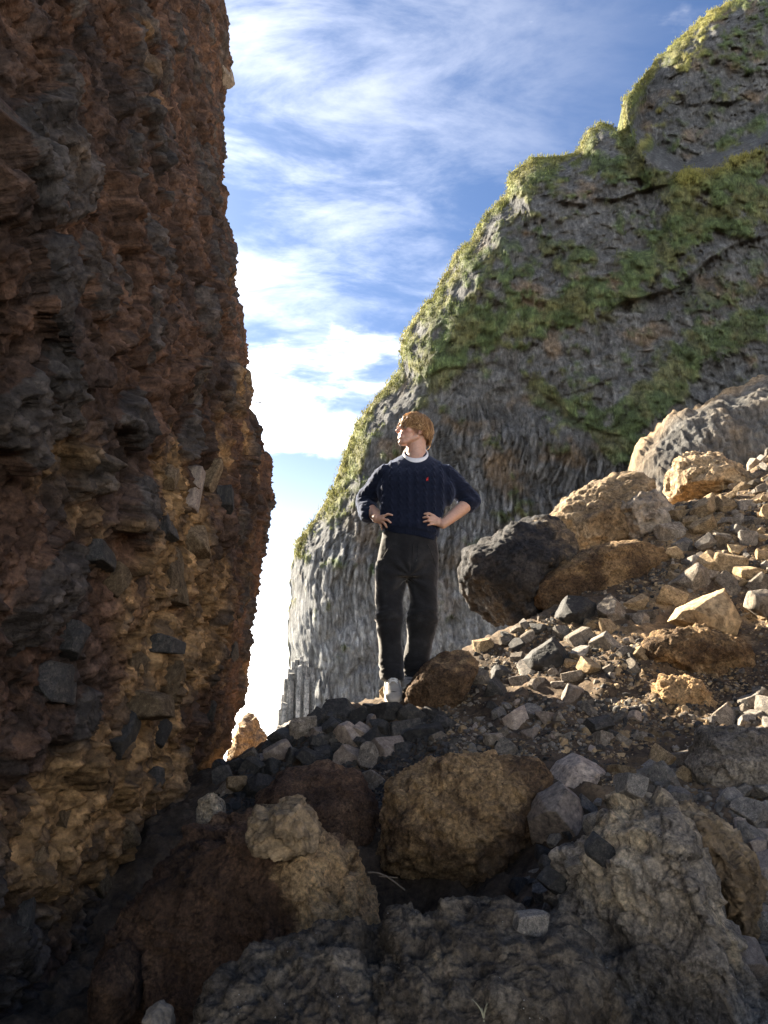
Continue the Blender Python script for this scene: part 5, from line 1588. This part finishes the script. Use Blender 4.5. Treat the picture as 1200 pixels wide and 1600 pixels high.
# eye sockets, mouth line, nostril shade, knuckle creases
for s_ in (1, -1):
    e = hl(.089, .031 * s_, -.001)
    g = np.exp(-(np.linalg.norm(BV - e, axis=1) / .017) ** 2)
    BV = BV - g[:, None] * Fd * .012
rel_h = (BV - HC) @ HR
ml = np.exp(-((rel_h[:, 2] + .0652) / .0028) ** 2) * (rel_h[:, 0] > .07) * (np.abs(rel_h[:, 1]) < .026)
BV = BV - (ml * .0035)[:, None] * Fd
rel_h = (BV - HC) @ HR
skin_c = np.array([.52, .315, .225])
kc = np.repeat(skin_c[None], len(BV), 0)
face = np.linalg.norm(rel_h, axis=1) < .16
kc *= (1 + .10 * fbm(BV * 25, 2, 701))[:, None]
def tint(mask_, c_, a_):
    global kc
    mm = (mask_ * a_)[:, None]
    kc = kc * (1 - mm) + np.array(c_) * mm
tint(np.exp(-(np.linalg.norm(rel_h - np.array([.112, 0, -.026]), axis=1) / .018) ** 2), (.60, .27, .20), .6)
for s_ in (1, -1):
    tint(np.exp(-(np.linalg.norm(rel_h - np.array([.068, .045 * s_, -.03]), axis=1) / .026) ** 2), (.60, .28, .22), .55)
    tint(np.exp(-(np.linalg.norm(rel_h - np.array([-.008, .080 * s_, -.01]), axis=1) / .03) ** 2), (.62, .26, .20), .6)
lip = np.exp(-((rel_h[:, 2] + .0655) / .0085) ** 2) * sstep(rel_h[:, 0], .080, .088) * (np.abs(rel_h[:, 1]) < .025)
tint(lip, (.46, .17, .15), .75)
tint(ml, (.18, .07, .06), .7)
body = plink('body', BV, BF, m_skin, colors={'Col': kc})
# eyes
for s_ in (1, -1):
    e0 = hl(.0765, .031 * s_, -.002)
    V_, F_ = ellipsoid(e0, (.0115, .0115, .0095), HR)
    eye = plink('eye', V_, np.array(F_), m_white)
    V_, F_ = ellipsoid(e0 + Fd * .0085, (.0045, .0055, .0060), HR)
    plink('iris', V_, np.array(F_), m_black, eye)
    plink('eyelid', *tube([hl(.0865 - .25 * abs(q_) * abs(q_) * 18, (.031 + q_) * s_, .0065 - 9 * q_ * q_) for q_ in np.linspace(-.014, .014, 7)], .0032), m_hair if False else m_skin, eye, colors={'Col': np.repeat(np.array([[.22, .12, .09]]), 42, 0)})

# --- hair: hundreds of locks combed from the crown over a cap
cap_parts = [hel((-.016, 0, .033), (.098, .079, .086)), hel((-.045, 0, -.005), (.062, .072, .072))]
CV, CFc = remesh(cap_parts, .006, 3)
crel = (CV - HC) @ HR
hair_dark = np.array([.24, .125, .055]); hair_mid = np.array([.50, .29, .125]); hair_lt = np.array([.70, .48, .24])
keep_f = []
ok = ~((crel[:, 0] > .040) & (crel[:, 2] < .040)) & ~((crel[:, 2] < -.035 - .0 * crel[:, 0]) & (crel[:, 0] > -.05)) & (crel[:, 2] > -.085) & ~((crel[:, 0] > -.03) & (crel[:, 2] < -.005))
CFk = np.array([f for f in CFc if all(ok[i] for i in f)])
hair = plink('hair', CV, CFk, m_hair, colors={'Col': np.repeat(hair_dark[None] * 1.2, len(CV), 0)})
rs = np.random.default_rng(4)
lk, lc = [], []
crown = np.array([-.055, .01, .115])
def scalp(dirv):
    d_ = xf(dirv); c0 = np.array([-.016, 0, .030]); r_ = np.array([.096, .077, .085])
    return c0 + d_ / np.sqrt(((d_ / r_) ** 2).sum())
for k in range(2900):
    # root directions over the scalp
    th = rs.uniform(-math.pi, math.pi)              # 0 = forehead, +-pi = nape
    t0 = rs.uniform(0.0, .9)
    low_u = np.interp(abs(th), [0, .75, 1.25, 1.75, 2.3, math.pi], [.016, .006, -.035, -.050, -.088, -.100]) + rs.normal(0, .020)
    end_ang = np.interp(abs(th), [0, math.pi], [1.28, 2.25])
    pts_ = []
    nseg = 7
    t1 = min(t0 + rs.uniform(.35, .7), 1.0 + rs.uniform(-.05, .05))
    wob = rs.normal(0, .10); th2 = th + rs.normal(0, .42)
    lift = rs.uniform(.000, .011) if rs.random() < .72 else rs.uniform(.008, .024)
    wv_a, wv_f, wv_p = rs.uniform(.001, .0055), rs.uniform(2, 5), rs.uniform(0, 6.28)
    for q_ in range(nseg + 1):
        t = t0 + (t1 - t0) * q_ / nseg
        phi = t * 1.75
        tt = th + (th2 - th) * q_ / nseg + wob * math.sin(3 * t)
        dv = np.array([math.sin(phi) * math.cos(tt) - .25 * (1 - t), math.sin(phi) * math.sin(tt), math.cos(phi)])
        p_ = scalp(dv)
        if t > .75:                                   # the ends hang free
            over_ = (t - .75) / .3
            p_ = p_ + np.array([math.cos(tt) * .012 * over_, math.sin(tt) * .006 * over_, 0])
            p_[2] = p_[2] * (1 - over_) + min(p_[2], (p_[2] * .4 + low_u * .6)) * over_ if over_ <= 1 else low_u
        out_d = xf(p_ - np.array([-.016, 0, .02]))
        p_ = p_ + out_d * (lift * math.sin(math.pi * min(1, .25 + .75 * q_ / nseg)) + .003)
        p_ = p_ + np.array([-math.sin(tt), math.cos(tt), .3]) * wv_a * math.sin(wv_f * t + wv_p)
        p_[2] = max(p_[2], low_u)
        pts_.append(HC + HR @ (p_ * HS))
    w0 = rs.uniform(.0013, .0030)
    V_, F_ = tube(pts_, [w0 * .8, w0, w0, w0, w0 * .9, w0 * .75, w0 * .5, .0004], 4)
    lk.append((V_, F_))
    mixv = rs.random()
    c_ = hair_dark * (1 - mixv) + hair_mid * mixv if rs.random() < .55 else hair_mid * (1 - mixv) + hair_lt * mixv
    lc.append(np.repeat(c_[None], len(V_), 0))
plink('lock_of_hair', *join(lk), m_hair, hair, colors={'Col': np.concatenate(lc)})['kind'] = 'stuff'
for s_ in (1, -1):
    plink('eyebrow', *tube([hl(.0965 - 2.2 * max(0, abs(q_) - .005) ** 1.4, (.031 + q_) * s_, .0185 - .0 * q_) for q_ in np.linspace(-.018, .018, 7)], [.0012, .0026, .003, .003, .0028, .002, .001]), m_hair, colors={'Col': np.repeat(hair_dark[None], 42, 0)})

# --- shoes
def shoe(toe, heel, roll=0.0, scale=1.0):
    toe, heel = np.array(toe), np.array(heel)
    A = xf(toe - heel)
    B_ = xf(np.cross(A, [0, 0, 1])); C_ = np.cross(B_, A)
    L_ = .285 * scale
    def T(a_, b_, c_):
        return heel + A * a_ * L_ + B_ * b_ + C_ * c_
    def ring(t, hw, z0, z1, n=28, p=2.6):
        th = np.linspace(0, 2 * math.pi, n, endpoint=False)
        cx_ = np.sign(np.cos(th)) * np.abs(np.cos(th)) ** (2 / p); cz = np.sign(np.sin(th)) * np.abs(np.sin(th)) ** (2 / p)
        return np.array([T(t, hw * x, (z0 + z1) / 2 + (z1 - z0) / 2 * z) for x, z in zip(cx_, cz)])
    prof = [(0, .022, .022, .075), (.03, .032, .018, .100), (.12, .037, .015, .112), (.25, .038, .014, .115), (.36, .038, .013, .108), (.48, .041, .012, .092), (.60, .046, .011, .078), (.72, .049, .010, .068), (.84, .047, .010, .060), (.93, .037, .011, .051), (.985, .020, .014, .040)]
    up = loft([ring(*p_) for p_ in prof])
    UV, UF = remesh([up], .005, 3)
    o = plink('shoe', UV, UF, m_shoe)
    sp = [(-.02, .026, -.006, .030), (.03, .038, -.012, .032), (.15, .042, -.012, .030), (.35, .040, -.010, .027), (.55, .047, -.010, .026), (.75, .053, -.008, .026), (.9, .045, -.004, .027), (.98, .030, .000, .028), (1.02, .012, .006, .024)]
    V_, F_ = remesh([loft([ring(*p_, p=3.2) for p_ in sp])], .005, 2)
    plink('sole', V_, F_, m_sole, o)
    # tongue and crossed laces over the instep
    V_, F_ = remesh([roundcone(T(.26, 0, .118), T(.52, 0, .090), .017, .016, 14, flat=.5, fax=C_), roundcone(T(.22, 0, .140), T(.28, 0, .116), .016, .017, 14, flat=.5, fax=C_)], .004, 2)
    plink('tongue', V_, F_, m_shoe, o)
    ls = []
    for k in range(5):
        t_a = .30 + .055 * k
        z_ = np.interp(t_a, [.25, .36, .48, .60], [.121, .114, .099, .085])
        for sgn in (1, -1):
            ls.append(tube([T(t_a, sgn * -.026, z_ - .008), T(t_a + .015, sgn * -.010, z_ + .004), T(t_a + .035, sgn * .010, z_ + .001), T(t_a + .05, sgn * .026, z_ - .014)], .0032, 6))
    for sgn in (1, -1):
        ls.append(tube([T(.29, 0, .127), T(.30, sgn * .02, .139), T(.33, sgn * .036, .128), T(.32, sgn * .018, .122), T(.29, 0, .125)], .0028, 6))
        ls.append(tube([T(.29, 0, .127), T(.35, sgn * .018, .125), T(.40, sgn * .032, .108)], .0026, 6))
    plink('lace', *join(ls), m_lace, o)
    plink('toe_seam', *tube([T(.80 - .9 * abs(q_) ** 1.5 * 6, q_, np.interp(abs(q_), [0, .02, .04], [.0645, .060, .045])) for q_ in np.linspace(-.042, .042, 11)], .0022, 5), m_black, o)
    for sgn in (1, -1):     # side overlay
        V_, F_ = tube([T(.34, sgn * .0385, .085), T(.42, sgn * .042, .060), T(.55, sgn * .048, .040), T(.70, sgn * .0505, .034)], [.004, .006, .006, .003], 6)
        plink('side_stripe', V_, F_, m_sole, o)
    return o
shoe(at(615, 1099, YP - .12), at(611, 1069, YP + .09))
shoe(at(640, 1079, YP - .00), at(648, 1076, YP + .22))
# ------------------------------------------------------------------ small living things
m_dry = plain('dry_grass', (.33, .31, .20), .8, 60, .2)
m_twig = plain('dry_twig_bark', (.16, .12, .08), .85, 60, .2)
m_bird = plain('bird_feathers', (.05, .05, .055), .8, 60, .2)


def blades(base, n, h, seed, spread=.6):
    rs = np.random.default_rng(seed); ls = []
    for k in range(n):
        a_ = rs.uniform(0, 6.28); ln = h * rs.uniform(.6, 1.1); s_ = rs.uniform(.2, spread)
        p = [base + np.array([math.cos(a_) * ln * s_ * t * t, math.sin(a_) * ln * s_ * t * t, ln * t * (1 - .25 * s_ * t)]) for t in np.linspace(0, 1, 6)]
        ls.append(tube(p, [.0016, .0015, .0013, .001, .0007, .0003], 4))
    return join(ls)


h = cast(756, 1596)
if h:
    bs = np.array(h[0])
    V_, F_ = blades(bs, 6, .030, 5)
    link('grass_sprig', make_mesh('grass_sprig', V_ - bs, F_, m_dry), label='tiny pale grass sprig growing on the front rock shelf', cat='grass', loc=bs)
h = cast(575, 1378)
if h:
    bs = np.array(h[0]) + np.array([0, -.03, .01])
    L_ = [tube([bs + np.array([x * .1, -.005 * math.sin(x * 3), .018 - .035 * x + .01 * math.sin(x * 4)]) for x in np.linspace(0, 1, 7)], .0022, 5),
          tube([bs + np.array([.03 + x * .05, -.006, .010 - .004 * x]) for x in np.linspace(0, 1, 5)], .0014, 5)]
    V_, F_ = join(L_)
    link('dry_twig', make_mesh('dry_twig', V_ - bs, F_, m_twig), label='thin dry twig lying in the dark cleft beside the big boulder', cat='twig', loc=bs)
bc = at(403, 630, 60)
bv = np.array([(-.30, 0, 0), (-.12, .03, .05), (-.08, -.03, -.05), (.10, .04, .03), (.10, -.04, -.03), (.24, 0, .02), (-.02, .02, .06), (.12, .02, .05), (.06, .30, .16), (.16, .62, .10), (.06, -.30, .16), (.16, -.62, .10), (.30, .05, 0), (.30, -.05, 0)])
bf = [(0, 1, 2), (1, 3, 2), (3, 4, 2), (3, 5, 4), (1, 7, 3), (6, 7, 8), (7, 9, 8), (6, 8, 7), (6, 10, 7), (7, 10, 11), (5, 12, 13), (1, 6, 7), (0, 6, 1), (0, 2, 4), (3, 12, 5)]
bird = bpy.data.objects.new('bird', None)
bird = link('bird', make_mesh('bird', bv, np.array(bf), m_bird, flat=True), label='small dark bird gliding in the bright sky beside the rock wall', cat='bird', loc=bc)
bird.rotation_euler = (.2, .1, .9)
